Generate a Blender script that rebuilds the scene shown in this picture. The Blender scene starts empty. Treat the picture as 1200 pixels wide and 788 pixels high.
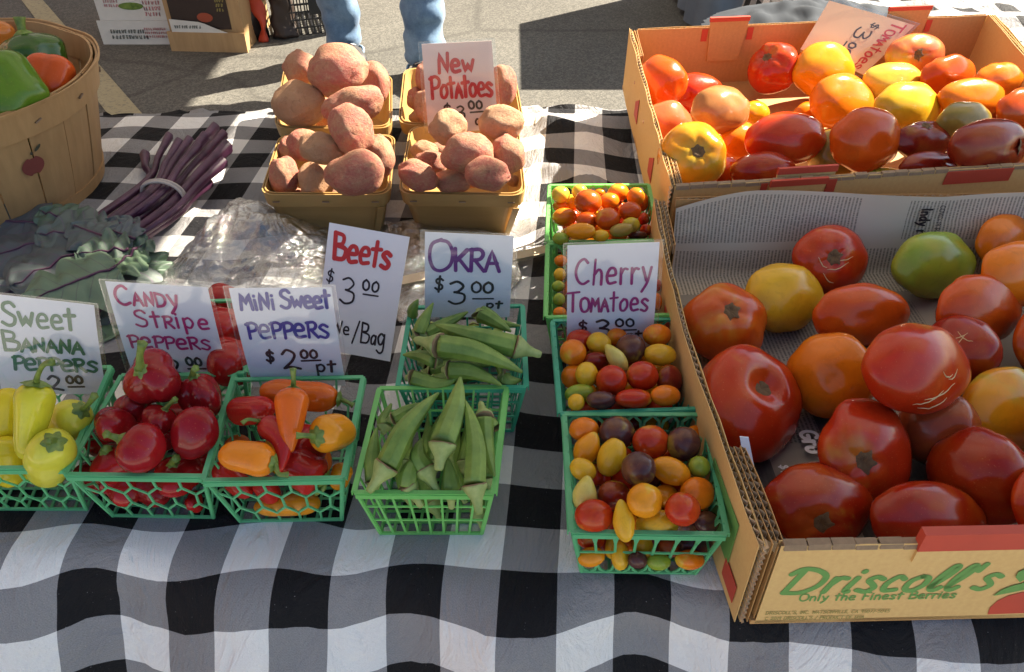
import bpy, math, random
import numpy as np
from mathutils import Vector, Matrix, Quaternion, noise as mnoise
R = math.radians
random.seed(7); RNG = np.random.RandomState(7)
scene = bpy.context.scene
col = scene.collection

# ------------------------------------------------------------------ camera
# table top is z = 0, the asphalt is z = -0.75; the camera is held 0.6 m above the table top
CAMH, PITCH, FPX = 0.60, R(39.8), 954.0
cam_d = bpy.data.cameras.new("camera"); cam = bpy.data.objects.new("camera", cam_d); col.objects.link(cam)
cam.location = (0, 0, CAMH); cam.rotation_euler = (math.pi/2 - PITCH, 0, 0)
cam_d.sensor_width = 36; cam_d.lens = 36*FPX/1200; cam_d.clip_start = 0.02; cam_d.clip_end = 500
scene.camera = cam
# ------------------------------------------------------------------ light
SUN_EL, SUN_AZ = R(38), R(57)            # azimuth from +Y towards +X
S = Vector((math.sin(SUN_AZ)*math.cos(SUN_EL), math.cos(SUN_AZ)*math.cos(SUN_EL), math.sin(SUN_EL)))
world = bpy.data.worlds.new("World"); scene.world = world; world.use_nodes = True
wn = world.node_tree; bg = wn.nodes["Background"]
sky = wn.nodes.new("ShaderNodeTexSky"); sky.sky_type = 'NISHITA'; sky.sun_disc = False
sky.sun_elevation = SUN_EL; sky.sun_rotation = SUN_AZ; sky.air_density = 1.0; sky.dust_density = 0.5
wn.links.new(sky.outputs[0], bg.inputs[0]); bg.inputs[1].default_value = 0.05
sd = bpy.data.lights.new("sun", 'SUN'); sun = bpy.data.objects.new("sun", sd); col.objects.link(sun)
sd.energy = 5.0; sd.angle = R(0.55); sd.color = (1.0, 0.90, 0.74)
sun.rotation_euler = S.to_track_quat('Z', 'Y').to_euler()
scene.view_settings.view_transform = 'Standard'; scene.view_settings.look = 'None'
scene.view_settings.exposure = 2.16; scene.view_settings.gamma = 1.0
scene.render.engine = 'CYCLES'
scene.cycles.max_bounces = 8; scene.cycles.diffuse_bounces = 4; scene.cycles.glossy_bounces = 4
scene.cycles.transparent_max_bounces = 16; scene.cycles.transmission_bounces = 4
scene.cycles.caustics_reflective = False; scene.cycles.caustics_refractive = False
try: scene.cycles.use_denoising = True
except Exception: pass

# ------------------------------------------------------------------ measuring helpers
CT, ST = math.cos(PITCH), math.sin(PITCH)
def ray(px, py):
    a, b = (px-600)/FPX, -(py-394)/FPX
    return Vector((a, b*ST + CT, b*CT - ST))
def at(px, py, z):                       # the place at height z that is seen at (px, py) of the photograph
    d = ray(px, py); t = (z-CAMH)/d.z
    return Vector((0, 0, CAMH)) + d*t
def atY(px, py, y):                      # the same at distance y
    d = ray(px, py); return Vector((0, 0, CAMH)) + d*(y/d.y)
def dep(P): return P.y*CT - (P.z-CAMH)*ST

# ------------------------------------------------------------------ object helpers
def setp(o, label=None, cat=None, group=None, kind=None):
    if label: o['label'] = label
    if cat: o['category'] = cat
    if group: o['group'] = group
    if kind: o['kind'] = kind
    return o
def thing(name, label, cat, loc=(0,0,0), group=None):
    o = bpy.data.objects.new(name, None); col.objects.link(o); o.location = Vector(loc); o.empty_display_size = .02
    return setp(o, label, cat, group)
def mesh_of(verts, faces, mat, smooth=True, uv=None, name="mesh"):
    me = bpy.data.meshes.new(name)
    if isinstance(verts, np.ndarray): verts = verts.tolist()
    if isinstance(faces, np.ndarray): faces = faces.tolist()
    me.from_pydata([tuple(v) for v in verts], [], faces)
    if mat: me.materials.append(mat)
    if smooth: me.polygons.foreach_set("use_smooth", [True]*len(me.polygons))
    if uv is not None:
        l = me.uv_layers.new(name="UVMap"); idx = np.zeros(len(me.loops), dtype=np.int32); me.loops.foreach_get("vertex_index", idx)
        l.data.foreach_set("uv", np.asarray(uv, dtype=np.float32)[idx].ravel())
    me.update(); return me
def root_of(p):
    while p.parent is not None: p = p.parent
    return p
def mk(name, verts, faces, mat, parent=None, smooth=True, uv=None, origin=None, label=None, cat=None, group=None, kind=None):
    """verts in world coordinates; a part is stored relative to its thing's base"""
    V = np.asarray([tuple(v) for v in verts], dtype=float)
    if parent is not None: org = np.array(root_of(parent).location)
    elif origin is not None: org = np.array(origin)
    else: org = np.array([V[:,0].mean(), V[:,1].mean(), V[:,2].min()])
    me = mesh_of(V-org, faces, mat, smooth, uv, name)
    o = bpy.data.objects.new(name, me); col.objects.link(o)
    if parent is not None: o.parent = parent
    else: o.location = org
    return setp(o, label, cat, group, kind)
class MB:                                # collects shapes into one mesh
    def __init__(s): s.v = []; s.f = []
    def add(s, V, F):
        n = len(s.v); s.v += [tuple(v) for v in V]; s.f += [tuple(i+n for i in f) for f in F]; return s
    def hexa(s, P):                      # eight corners: bottom 4, top 4
        return s.add(P, [(0,3,2,1),(4,5,6,7),(0,1,5,4),(1,2,6,5),(2,3,7,6),(3,0,4,7)])
    def box(s, c, sx, sy, sz, rz=0):
        c = Vector(c); M = Matrix.Rotation(rz, 3, 'Z'); P = []
        for z in (-1, 1):
            for x, y in ((-1,-1),(1,-1),(1,1),(-1,1)): P.append(c + M @ Vector((x*sx/2, y*sy/2, z*sz/2)))
        return s.hexa(P)
    def bar(s, a, b, n, w, t):           # a flat bar from a to b, n the face normal, w wide, t thick
        a, b, n = Vector(a), Vector(b), Vector(n).normalized(); d = (b-a).normalized(); q = d.cross(n).normalized()*w/2; n = n*t/2
        return s.hexa([a-q-n, b-q-n, b+q-n, a+q-n, a-q+n, b-q+n, b+q+n, a+q+n])
    def sweep(s, *a, **k):
        V, F = sweep(*a, **k); return s.add(V, F)
    def build(s, name, mat, parent=None, smooth=False, **k): return mk(name, s.v, s.f, mat, parent, smooth, **k)
def catmull(P, n):
    P = [Vector(p) for p in P]
    if len(P) < 3: return [P[0].lerp(P[-1], i/n) for i in range(n+1)]
    Q = [P[0]*2-P[1]] + P + [P[-1]*2-P[-2]]; out = []
    m = len(P)-1
    for i in range(n+1):
        t = i/n*m; k = min(int(t), m-1); t -= k
        a, b, c, d = Q[k:k+4]
        out.append(0.5*((2*b) + (c-a)*t + (2*a-5*b+4*c-d)*t*t + (3*b-a-3*c+d)*t**3))
    return out
def sweep(path, radii, n=12, prof=None, closed=True):
    """tube along path; prof(k, angle) scales the radius"""
    P = [Vector(p) for p in path]; m = len(P)
    T = [(P[min(i+1, m-1)]-P[max(i-1, 0)]).normalized() for i in range(m)]
    up = Vector((0,0,1)) if abs(T[0].z) < .9 else Vector((0,1,0))
    N = (up - T[0]*up.dot(T[0])).normalized(); V = []; F = []
    for i in range(m):
        if i: 
            N = (N - T[i]*N.dot(T[i])); N.normalize()
        B = T[i].cross(N)
        for j in range(n):
            a = 2*math.pi*j/n; r = radii[i]*(prof(i/(m-1), a) if prof else 1)
            V.append(P[i] + N*math.cos(a)*r + B*math.sin(a)*r)
    for i in range(m-1):
        for j in range(n):
            k = (j+1) % n; F.append((i*n+j, i*n+k, (i+1)*n+k, (i+1)*n+j))
    if closed: F.append(tuple(range(n))[::-1]); F.append(tuple((m-1)*n+j for j in range(n)))
    return V, F

# ------------------------------------------------------------------ materials
class NT:
    def __init__(s, name):
        s.m = bpy.data.materials.new(name); s.m.use_nodes = True; s.t = s.m.node_tree
        s.b = s.t.nodes["Principled BSDF"]; s.out = s.t.nodes["Material Output"]
    def n(s, ty, **k):
        nd = s.t.nodes.new(ty)
        for a, v in k.items(): setattr(nd, a, v)
        return nd
    def l(s, a, b): s.t.links.new(a, b)
    def coord(s, which='Object', scale=None):
        tc = s.n('ShaderNodeTexCoord'); o = tc.outputs[which]
        if scale is None: return o
        mp = s.n('ShaderNodeMapping'); mp.inputs['Scale'].default_value = scale if hasattr(scale, '__len__') else (scale,)*3
        s.l(o, mp.inputs[0]); return mp.outputs[0]
    def noise(s, scale, detail=3, rough=.5, co=None, dist=0):
        nd = s.n('ShaderNodeTexNoise'); nd.inputs['Scale'].default_value = scale; nd.inputs['Detail'].default_value = detail
        nd.inputs['Roughness'].default_value = rough; nd.inputs['Distortion'].default_value = dist
        if co is not None: s.l(co, nd.inputs['Vector'])
        return nd.outputs['Fac']
    def ramp(s, fac, stops, interp='LINEAR'):
        r = s.n('ShaderNodeValToRGB'); r.color_ramp.interpolation = interp; e = r.color_ramp.elements
        while len(e) < len(stops): e.new(.5)
        for el, (p, c) in zip(e, stops): el.position = p; el.color = (*c, 1) if len(c) == 3 else c
        s.l(fac, r.inputs[0]); return r.outputs[0]
    def mix(s, fac, a, b, mode='MIX'):
        m = s.n('ShaderNodeMix', data_type='RGBA', blend_type=mode)
        for sock, v in ((m.inputs[0], fac), (m.inputs[6], a), (m.inputs[7], b)):
            if hasattr(v, 'is_output') or isinstance(v, bpy.types.NodeSocket): s.l(v, sock)
            elif hasattr(v, '__len__'): sock.default_value = (*v, 1) if len(v) == 3 else v
            else: sock.default_value = v
        return m.outputs[2]
    def math(s, op, a, b=0.0, c=None):
        m = s.n('ShaderNodeMath', operation=op)
        for i, v in enumerate((a, b) if c is None else (a, b, c)):
            if isinstance(v, bpy.types.NodeSocket): s.l(v, m.inputs[i])
            else: m.inputs[i].default_value = v
        return m.outputs[0]
    def bump(s, h, strength=.3, dist=.001):
        b = s.n('ShaderNodeBump'); b.inputs['Strength'].default_value = strength; b.inputs['Distance'].default_value = dist
        s.l(h, b.inputs['Height']); s.l(b.outputs[0], s.b.inputs['Normal']); return b
    def set(s, **k):
        for a, v in k.items():
            i = s.b.inputs[a.replace('_', ' ')]
            if isinstance(v, bpy.types.NodeSocket): s.l(v, i)
            elif hasattr(v, '__len__') and len(v) == 3 and a in ('Base_Color', 'Sheen_Tint', 'Coat_Tint'): i.default_value = (*v, 1)
            else: i.default_value = v
        return s
def plain(name, c, rough=.6, var=.12, sc=30, **k):
    t = NT(name); f = t.noise(sc, 4, .6, t.coord())
    t.set(Base_Color=t.mix(f, tuple(x*(1-var) for x in c), tuple(min(1, x*(1+var)) for x in c)), Roughness=rough, **k)
    return t.m
# fruit skin: the object's own colour is the ripe colour, its alpha the share of the unripe shoulder
def fruit_mat(name, scale, second, rough=.22, bumpd=.0004, freckle=.0, sss=.06, mixo=.26):
    t = NT(name); oi = t.n('ShaderNodeObjectInfo'); co = t.coord()
    ad = t.n('ShaderNodeVectorMath', operation='ADD'); t.l(co, ad.inputs[0]); 
    cx = t.n('ShaderNodeCombineXYZ'); rr = t.math('MULTIPLY', oi.outputs['Random'], 37.0)
    for i in range(3): t.l(rr, cx.inputs[i])
    t.l(cx.outputs[0], ad.inputs[1]); v = ad.outputs[0]
    n1 = t.noise(scale, 3, .55, v, .4); n2 = t.noise(scale*7, 4, .65, v)
    sx = t.n('ShaderNodeSeparateXYZ'); t.l(co, sx.inputs[0])
    top = t.math('ADD', t.math('MULTIPLY', sx.outputs[2], .55), t.math('MULTIPLY', t.math('SUBTRACT', n1, .5), 2.2))
    amt = t.math('ADD', top, t.math('SUBTRACT', t.math('MULTIPLY', oi.outputs['Alpha'], 1.7), 1.0))
    f = t.n('ShaderNodeMapRange'); f.interpolation_type = 'SMOOTHSTEP'
    f.inputs['From Min'].default_value = -.35; f.inputs['From Max'].default_value = .6; t.l(amt, f.inputs['Value'])
    base = t.mix(n1, t.mix(.45, oi.outputs['Color'], (0,0,0), 'MIX'), oi.outputs['Color'])
    base = t.mix(t.math('MULTIPLY', t.math('ADD', n1, -.1), 1.2), base, oi.outputs['Color'])
    n0 = t.noise(scale*.8, 2, .5, v, .8); base = t.mix(t.math('MULTIPLY', t.ramp(n0, [(.46,(0,0,0)),(.72,(1,1,1))]), mixo), base, t.mix(.5, oi.outputs['Color'], (.80,.30,.02)))
    n4 = t.noise(scale*3.2, 5, .6, v, 1.2); base = t.mix(t.math('MULTIPLY', t.ramp(n4, [(.52,(0,0,0)),(.70,(1,1,1))]), .22), base, t.mix(.65, oi.outputs['Color'], (.05,.012,.008)))
    c = t.mix(f.outputs[0], base, second)
    n5 = t.noise(scale*30, 2, .5, v); c = t.mix(t.math('MULTIPLY', t.ramp(n5, [(.66,(0,0,0)),(.74,(1,1,1))]), .16), c, (.85,.45,.15))
    sp = t.ramp(n2, [(.70, (0,0,0)), (.76, (1,1,1))])
    c = t.mix(t.math('MULTIPLY', sp, .05+freckle), c, (.50, .30, .12))
    t.set(Base_Color=c, Roughness=t.ramp(n2, [(.3, (rough*.85,)*3), (.8, (rough*1.3,)*3)]), Specular_IOR_Level=.33)
    if sss: t.set(Subsurface_Weight=sss, Subsurface_Radius=(1.0,.35,.15), Subsurface_Scale=.004)
    t.bump(t.noise(scale*2.2, 2, .5, v), .3, bumpd); return t.m
M = {}
M['tomato'] = fruit_mat('tomato_skin', 1.0, (.42,.30,.03), .17, .0012, .03)
M['cherry'] = fruit_mat('cherry_tomato_skin', .8, (.55,.42,.03), .18, .0005)
M['pepper'] = fruit_mat('pepper_skin', 22, (.30,.02,.012), .13, .0004, sss=.04, mixo=.04)
def green_mat(name, a, b, sc, rough=.5, bd=.0006, streak=None):
    t = NT(name); co = t.coord(scale=streak); n = t.noise(sc, 4, .6, co); t.set(Base_Color=t.ramp(n, [(.3, a), (.7, b)]), Roughness=rough)
    t.bump(n, .4, bd); return t.m
M['stem'] = green_mat('pepper_stem', (.07,.13,.02), (.20,.27,.05), 120)
M['okra'] = green_mat('okra_skin', (.075,.15,.02), (.21,.31,.055), 45, .5, .0006, (1,1,1))
M['okra_cap'] = green_mat('okra_cap', (.19,.27,.07), (.34,.40,.14), 90, .55)
M['okra_ring'] = plain('okra_ring', (.22,.14,.07), .8)
M['crease'] = plain('worn_brown_crease', (.27,.18,.105), .85, .35, 160)
M['scar'] = green_mat('stem_scar', (.055,.028,.012), (.22,.125,.05), 220, .85)
M['crack'] = plain('healed_crack', (.62,.45,.22), .7)
# potato
t = NT('potato_skin'); oi = t.n('ShaderNodeObjectInfo'); co = t.coord(); ad = t.n('ShaderNodeVectorMath', operation='ADD'); t.l(co, ad.inputs[0])
cx = t.n('ShaderNodeCombineXYZ'); rr = t.math('MULTIPLY', oi.outputs['Random'], 31.0); [t.l(rr, cx.inputs[i]) for i in range(3)]; t.l(cx.outputs[0], ad.inputs[1]); v = ad.outputs[0]
n1 = t.noise(1.1, 3, .6, v, .5); n2 = t.noise(7, 8, .7, v); n3 = t.noise(26, 5, .7, v)
c = t.mix(t.ramp(n1, [(.42,(0,0,0)),(.68,(1,1,1))]), oi.outputs['Color'], (.44,.22,.11))
c = t.mix(t.ramp(n2, [(.46,(0,0,0)),(.66,(.6,.6,.6))]), c, (.50,.28,.16))
c = t.mix(t.ramp(n3, [(.60,(0,0,0)),(.72,(.8,.8,.8))]), c, (.20,.09,.05)); n6 = t.noise(2.6, 6, .7, v, 1); c = t.mix(t.ramp(n6, [(.56,(0,0,0)),(.70,(.6,.6,.6))]), c, (.22,.10,.055))
t.set(Base_Color=c, Roughness=.72); hh = t.math('ADD', n2, t.math('MULTIPLY', n3, .5)); t.bump(hh, .8, .0035); M['potato'] = t.m
# cloth
t = NT('gingham_cloth'); uv = t.coord('UV'); sx = t.n('ShaderNodeSeparateXYZ'); t.l(uv, sx.inputs[0]); SQ = .0478
def parity(o): return t.math('FLOORED_MODULO', t.math('FLOOR', t.math('DIVIDE', o, SQ)), 2.0)
a, b = parity(sx.outputs[0]), parity(sx.outputs[1]); sm = t.math('MULTIPLY', t.math('ADD', a, b), .5)
c = t.ramp(sm, [(0, (.80,.785,.76)), (.25, (.26,.255,.26)), (.75, (.010,.010,.012))], 'CONSTANT')
tw = t.n('ShaderNodeTexWave'); tw.bands_direction = 'DIAGONAL'; tw.inputs['Scale'].default_value = 260; tw.inputs['Distortion'].default_value = .4; t.l(uv, tw.inputs['Vector'])
fn = t.noise(900, 2, .6, uv); big = t.noise(9, 3, .5, uv)
c = t.mix(.03, c, tw.outputs['Color'], 'OVERLAY'); c = t.mix(.55, c, t.ramp(fn, [(.3,(.35,)*3),(.7,(.65,)*3)]), 'OVERLAY')
c = t.mix(.12, c, t.ramp(big, [(.3,(.4,)*3),(.7,(.6,)*3)]), 'OVERLAY')
t.set(Base_Color=c, Roughness=.75, Specular_IOR_Level=.18)
wr_ = t.noise(16, 6, .62, t.coord('UV', (1, .45, 1)), 1.6); w2_ = t.noise(60, 3, .6, uv, .8)
lint = t.noise(520, 1, .5, uv); c = t.mix(t.math('MULTIPLY', t.ramp(lint, [(.76,(0,0,0)),(.79,(1,1,1))]), .5), c, (.5,.5,.5)); t.set(Base_Color=c)
hh = t.math('ADD', t.math('ADD', t.math('MULTIPLY', wr_, 1.0), t.math('MULTIPLY', w2_, .10)), t.math('MULTIPLY', fn, .05)); t.bump(hh, .9, .014); M['gingham'] = t.m
# asphalt
t = NT('asphalt'); co = t.coord(); n1 = t.noise(230, 2, .7, co); n2 = t.noise(1.3, 4, .6, co); vo = t.n('ShaderNodeTexVoronoi'); vo.inputs['Scale'].default_value = 130; t.l(co, vo.inputs['Vector'])
agg = t.mix(t.ramp(vo.outputs['Color'], [(.35,(0,0,0)),(.8,(1,1,1))]), (.060,.056,.048), (.165,.155,.130))
c = t.mix(t.ramp(n1, [(.4,(0,0,0)),(.62,(1,1,1))]), agg, (.115,.109,.095)); c = t.mix(.45, c, t.ramp(n2, [(.3,(.3,)*3),(.7,(.7,)*3)]), 'OVERLAY')
n7 = t.noise(420, 2, .6, co); c = t.mix(t.ramp(n7, [(.64,(0,0,0)),(.70,(.8,.8,.8))]), c, (.34,.32,.27)); ve = t.n('ShaderNodeTexVoronoi', feature='DISTANCE_TO_EDGE'); ve.inputs['Scale'].default_value = .5; t.l(t.mix(.12, co, t.noise(5, 4, .6, co)), ve.inputs['Vector']); c = t.mix(t.ramp(ve.outputs['Distance'], [(.003,(.35,.35,.35)),(.009,(0,0,0))]), c, (.02,.018,.015))
t.set(Base_Color=c, Roughness=.9); t.bump(n1, .6, .004); M['asphalt'] = t.m
t = NT('worn_line_paint'); co = t.coord(); n1 = t.noise(60, 5, .7, co); n2 = t.noise(5, 3, .6, co)
t.set(Base_Color=t.mix(t.ramp(n1, [(.50,(0,0,0)),(.68,(.8,.8,.8))]), t.mix(n2, (.34,.29,.17), (.42,.36,.22)), (.15,.14,.12)), Roughness=.85); t.bump(n1, .5, .003); M['line'] = t.m
# woods and cardboard
def wood(name, a, b, sc=18, st=(1,1,.12), rough=.62, stain=(.2,.1,.04)):
    t = NT(name); oi = t.n('ShaderNodeObjectInfo'); co = t.coord(scale=st); ad = t.n('ShaderNodeVectorMath', operation='ADD'); t.l(co, ad.inputs[0])
    cx = t.n('ShaderNodeCombineXYZ'); rr = t.math('MULTIPLY', oi.outputs['Random'], 9.0); [t.l(rr, cx.inputs[i]) for i in range(3)]; t.l(cx.outputs[0], ad.inputs[1]); v = ad.outputs[0]
    n1 = t.noise(sc*5, 4, .6, v, .6); n2 = t.noise(sc*.6, 3, .6, v)
    c = t.mix(n1, a, b); c = t.mix(t.ramp(n2, [(.52,(0,0,0)),(.8,(.55,.55,.55))]), c, stain)
    t.set(Base_Color=c, Roughness=rough); t.bump(n1, .35, .0008); return t.m
M['basket_wood'] = wood('basket_wood', (.34,.19,.075), (.50,.30,.13))
M['veneer'] = wood('veneer', (.36,.21,.06), (.50,.31,.11), 14, (.15,1,1), .5, (.38,.20,.05))
M['slat'] = wood('pale_slat', (.55,.42,.27), (.68,.55,.38))
M['crate_wood'] = wood('crate_wood', (.36,.22,.10), (.52,.34,.16))
def card(name, a, b, st=(1,1,1)):
    t = NT(name); co = t.coord(); n1 = t.noise(260, 3, .6, co); n2 = t.noise(7, 4, .6, co)
    wv = t.n('ShaderNodeTexWave'); wv.inputs['Scale'].default_value = 38; wv.inputs['Distortion'].default_value = .5; t.l(co, wv.inputs['Vector'])
    c = t.mix(n2, a, b); c = t.mix(.22, c, t.ramp(n1, [(.3,(.35,)*3),(.7,(.65,)*3)]), 'OVERLAY'); c = t.mix(.015, c, wv.outputs['Color'], 'OVERLAY')
    t.set(Base_Color=c, Roughness=.72); t.bump(n1, .2, .0004); return t.m
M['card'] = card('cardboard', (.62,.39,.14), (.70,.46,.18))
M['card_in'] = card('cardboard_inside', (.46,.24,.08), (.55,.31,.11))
M['flute'] = plain('corrugated_edge', (.56,.41,.24), .85, .3, 200)
M['card_red'] = plain('cardboard_red_print', (.50,.06,.03), .6, .15)
M['ink_green'] = plain('green_print', (.13,.30,.07), .65)
M['ink_brown'] = plain('olive_print', (.30,.25,.07), .65)
M['white_card'] = plain('white_box_board', (.66,.65,.60), .7, .08)
M['grey_ink'] = plain('grey_print', (.16,.17,.15), .7)
M['pink_ink'] = plain('pink_print', (.55,.25,.25), .7)
M['dark_panel'] = plain('dark_print_panel', (.035,.02,.014), .6, .3, 12)
M['tomato_print'] = plain('orange_red_print', (.35,.07,.03), .6, .3, 12)
def plastic(name, c, rough=.35, tr=.25):
    t = NT(name); n = t.noise(60, 3, .5, t.coord()); t.set(Base_Color=t.mix(n, tuple(x*.85 for x in c), c), Roughness=rough, Specular_IOR_Level=.5)
    tl = t.n('ShaderNodeBsdfTranslucent'); tl.inputs[0].default_value = (*c, 1); ms = t.n('ShaderNodeMixShader'); ms.inputs[0].default_value = tr
    t.l(t.b.outputs[0], ms.inputs[1]); t.l(tl.outputs[0], ms.inputs[2]); t.l(ms.outputs[0], t.out.inputs[0]); return t.m
M['green'] = plastic('green_plastic', (.19,.66,.33), .32, .38); M['teal'] = plastic('deep_green_plastic', (.08,.52,.32), .32, .35); M['lime'] = plastic('lime_plastic', (.28,.74,.22), .32, .38)
M['black_plastic'] = plain('black_plastic', (.018,.018,.02), .45)
def clear(name, tint, gloss, bumpd=0, sc=60, white=0.0, rough=.08):
    t = NT(name); tr = t.n('ShaderNodeBsdfTransparent'); tr.inputs[0].default_value = (*tint, 1)
    gl = t.n('ShaderNodeBsdfGlossy'); gl.inputs['Roughness'].default_value = rough; fr = t.n('ShaderNodeLayerWeight'); fr.inputs[0].default_value = .35
    fac = t.math('ADD', t.math('MULTIPLY', fr.outputs['Facing'], gloss), gloss*.25)
    ms = t.n('ShaderNodeMixShader'); t.l(fac, ms.inputs[0]); t.l(tr.outputs[0], ms.inputs[1]); t.l(gl.outputs[0], ms.inputs[2]); o = ms.outputs[0]
    if bumpd:
        co = t.coord(); n = t.noise(sc, 6, .65, co, 2.5); bp = t.n('ShaderNodeBump'); bp.inputs['Strength'].default_value = 1; bp.inputs['Distance'].default_value = bumpd
        t.l(n, bp.inputs['Height']); t.l(bp.outputs[0], gl.inputs['Normal']); t.l(bp.outputs[0], fr.inputs['Normal'])
    if white:
        df = t.n('ShaderNodeBsdfTranslucent'); df.inputs[0].default_value = (.85,.87,.9,1); d2 = t.n('ShaderNodeBsdfDiffuse'); d2.inputs[0].default_value = (.8,.82,.85,1)
        a1 = t.n('ShaderNodeMixShader'); a1.inputs[0].default_value = .5; t.l(df.outputs[0], a1.inputs[1]); t.l(d2.outputs[0], a1.inputs[2])
        a2 = t.n('ShaderNodeMixShader'); a2.inputs[0].default_value = white
        if bumpd: t.l(t.ramp(n, [(.42,(0,0,0)),(.68,(white*2.4,)*3)]), a2.inputs[0])
        t.l(o, a2.inputs[1]); t.l(a1.outputs[0], a2.inputs[2]); o = a2.outputs[0]
    t.l(o, t.out.inputs[0]); return t.m
M['pink_bounce_paper'] = plain('white_card_pink_bounce', (.78,.60,.52), .55, .04)  # white card, tinted pinkish to stand in for bounced light
M['warm_bounce_paper'] = plain('white_card_warm_bounce', (.80,.52,.32), .55, .05)  # white card with warm bounce light put into its colour
M['sleeve'] = clear('clear_sleeve', (.96,.97,.98), .22, white=.03)
M['bag'] = clear('clear_bag_film', (.96,.97,.98), .95, .008, 20, .035, .06)
M['paper'] = plain('white_card_paper', (.80,.79,.82), .55, .03)
def ink(name, c): return plain(name, c, .5, .15, 90)
M['red_ink'] = ink('red_marker', (.55,.02,.02)); M['purple_ink'] = ink('purple_marker', (.14,.01,.20)); M['blue_ink'] = ink('blue_marker', (.02,.02,.26))
M['magenta_ink'] = ink('magenta_marker', (.45,.01,.14)); M['green_ink'] = ink('green_marker', (.01,.14,.06)); M['black_ink'] = ink('black_marker', (.015,.008,.015))
M['wine_ink'] = ink('wine_marker', (.30,.008,.16)); M['dark_ink'] = ink('brown_black_marker', (.05,.02,.01))
# newspaper: rows of print in columns
def news(name, paper, inkc, blocks):
    t = NT(name); uv = t.coord('UV'); sx = t.n('ShaderNodeSeparateXYZ'); t.l(uv, sx.inputs[0]); U, Vv = sx.outputs[0], sx.outputs[1]
    line = t.math('GREATER_THAN', t.math('FRACT', t.math('MULTIPLY', U, 230.0)), .5)          # text lines run along v
    w = t.n('ShaderNodeTexNoise'); w.inputs['Scale'].default_value = 1; mp = t.n('ShaderNodeCombineXYZ')
    t.l(t.math('FLOOR', t.math('MULTIPLY', U, 230.0)), mp.inputs[0]); t.l(t.math('MULTIPLY', Vv, 620.0), mp.inputs[1]); t.l(mp.outputs[0], w.inputs['Vector'])
    word = t.math('GREATER_THAN', w.outputs['Fac'], .44)
    cc = t.math('FRACT', t.math('MULTIPLY', Vv, 8.5)); colm = t.math('MULTIPLY', t.math('GREATER_THAN', cc, .08), t.math('LESS_THAN', cc, .92))
    mp2 = t.n('ShaderNodeCombineXYZ'); t.l(t.math('FLOOR', t.math('MULTIPLY', U, 17.0)), mp2.inputs[0]); t.l(t.math('FLOOR', t.math('MULTIPLY', Vv, 8.5)), mp2.inputs[1])
    wh = t.n('ShaderNodeTexWhiteNoise'); t.l(mp2.outputs[0], wh.inputs['Vector'])
    has = t.math('GREATER_THAN', wh.outputs['Value'], .12)
    f = t.math('MULTIPLY', t.math('MULTIPLY', line, word), t.math('MULTIPLY', colm, has))
    c = t.mix(t.math('MULTIPLY', f, .62), paper, inkc)
    blk = t.math('MULTIPLY', t.math('GREATER_THAN', wh.outputs['Value'], 1-blocks), t.math('MULTIPLY', colm, 1.0))
    n = t.noise(70, 4, .7, uv); c = t.mix(t.math('MULTIPLY', blk, .93), c, t.mix(n, (.015,.015,.018), (.10,.10,.10)))
    c = t.mix(.2, c, t.ramp(t.noise(9, 3, .6, uv), [(.3,(.38,)*3),(.7,(.62,)*3)]), 'OVERLAY')
    t.set(Base_Color=c, Roughness=.85); return t.m
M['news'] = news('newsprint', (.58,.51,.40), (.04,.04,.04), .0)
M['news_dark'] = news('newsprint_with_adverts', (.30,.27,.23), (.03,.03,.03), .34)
# denim etc.
t = NT('denim'); co = t.coord(); n1 = t.noise(6, 4, .6, co); n2 = t.noise(260, 2, .6, co)
c = t.mix(t.ramp(n1, [(.35,(0,0,0)),(.65,(1,1,1))]), (.07,.14,.25), (.22,.35,.50)); c = t.mix(.3, c, t.ramp(n2, [(.3,(.3,)*3),(.7,(.7,)*3)]), 'OVERLAY'); t.set(Base_Color=c, Roughness=.85, Sheen_Weight=.2); t.bump(n1, .4, .02); M['denim'] = t.m
M['grey_cloth'] = plain('grey_blue_cloth', (.13,.16,.20), .85, .3, 9); M['shirt'] = plain('grey_shirt', (.22,.22,.24), .85); M['skin'] = plain('skin', (.52,.32,.22), .55); M['hair'] = plain('hair', (.06,.04,.03), .7)
M['shoe'] = plain('dark_shoe', (.03,.028,.03), .6); M['sole'] = plain('shoe_sole', (.25,.25,.24), .7)
# kale
def kalem(name, a, b, c3, vein):
    t = NT(name); uv = t.coord('UV'); oi = t.n('ShaderNodeObjectInfo'); sx = t.n('ShaderNodeSeparateXYZ'); t.l(uv, sx.inputs[0]); co = t.coord()
    n1 = t.noise(14, 4, .6, co); c = t.mix(n1, a, b); c = t.mix(t.math('MULTIPLY', oi.outputs['Random'], .75), c, c3)
    x, y = sx.outputs[0], sx.outputs[1]; ax = t.math('ABSOLUTE', x)
    side = t.math('FRACT', t.math('SUBTRACT', t.math('MULTIPLY', y, 6.0), t.math('MULTIPLY', ax, 2.6)))
    v1 = t.math('LESS_THAN', t.math('ABSOLUTE', t.math('SUBTRACT', side, .5)), .045); v0 = t.math('LESS_THAN', ax, .03)
    vv = t.math('MAXIMUM', v0, v1); c = t.mix(t.math('MULTIPLY', vv, .6), c, vein); n2 = t.noise(90, 4, .6, co)
    t.set(Base_Color=c, Roughness=.55); hh = t.math('SUBTRACT', t.math('MULTIPLY', n2, .5), t.math('MULTIPLY', vv, .7)); t.bump(hh, .5, .0015); return t.m
M['kale'] = kalem('kale_leaf', (.060,.105,.065), (.11,.165,.11), (.085,.085,.11), (.13,.09,.14))
M['kale_violet'] = kalem('kale_leaf_violet', (.060,.082,.075), (.115,.145,.135), (.080,.088,.105), (.11,.075,.11))
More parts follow.
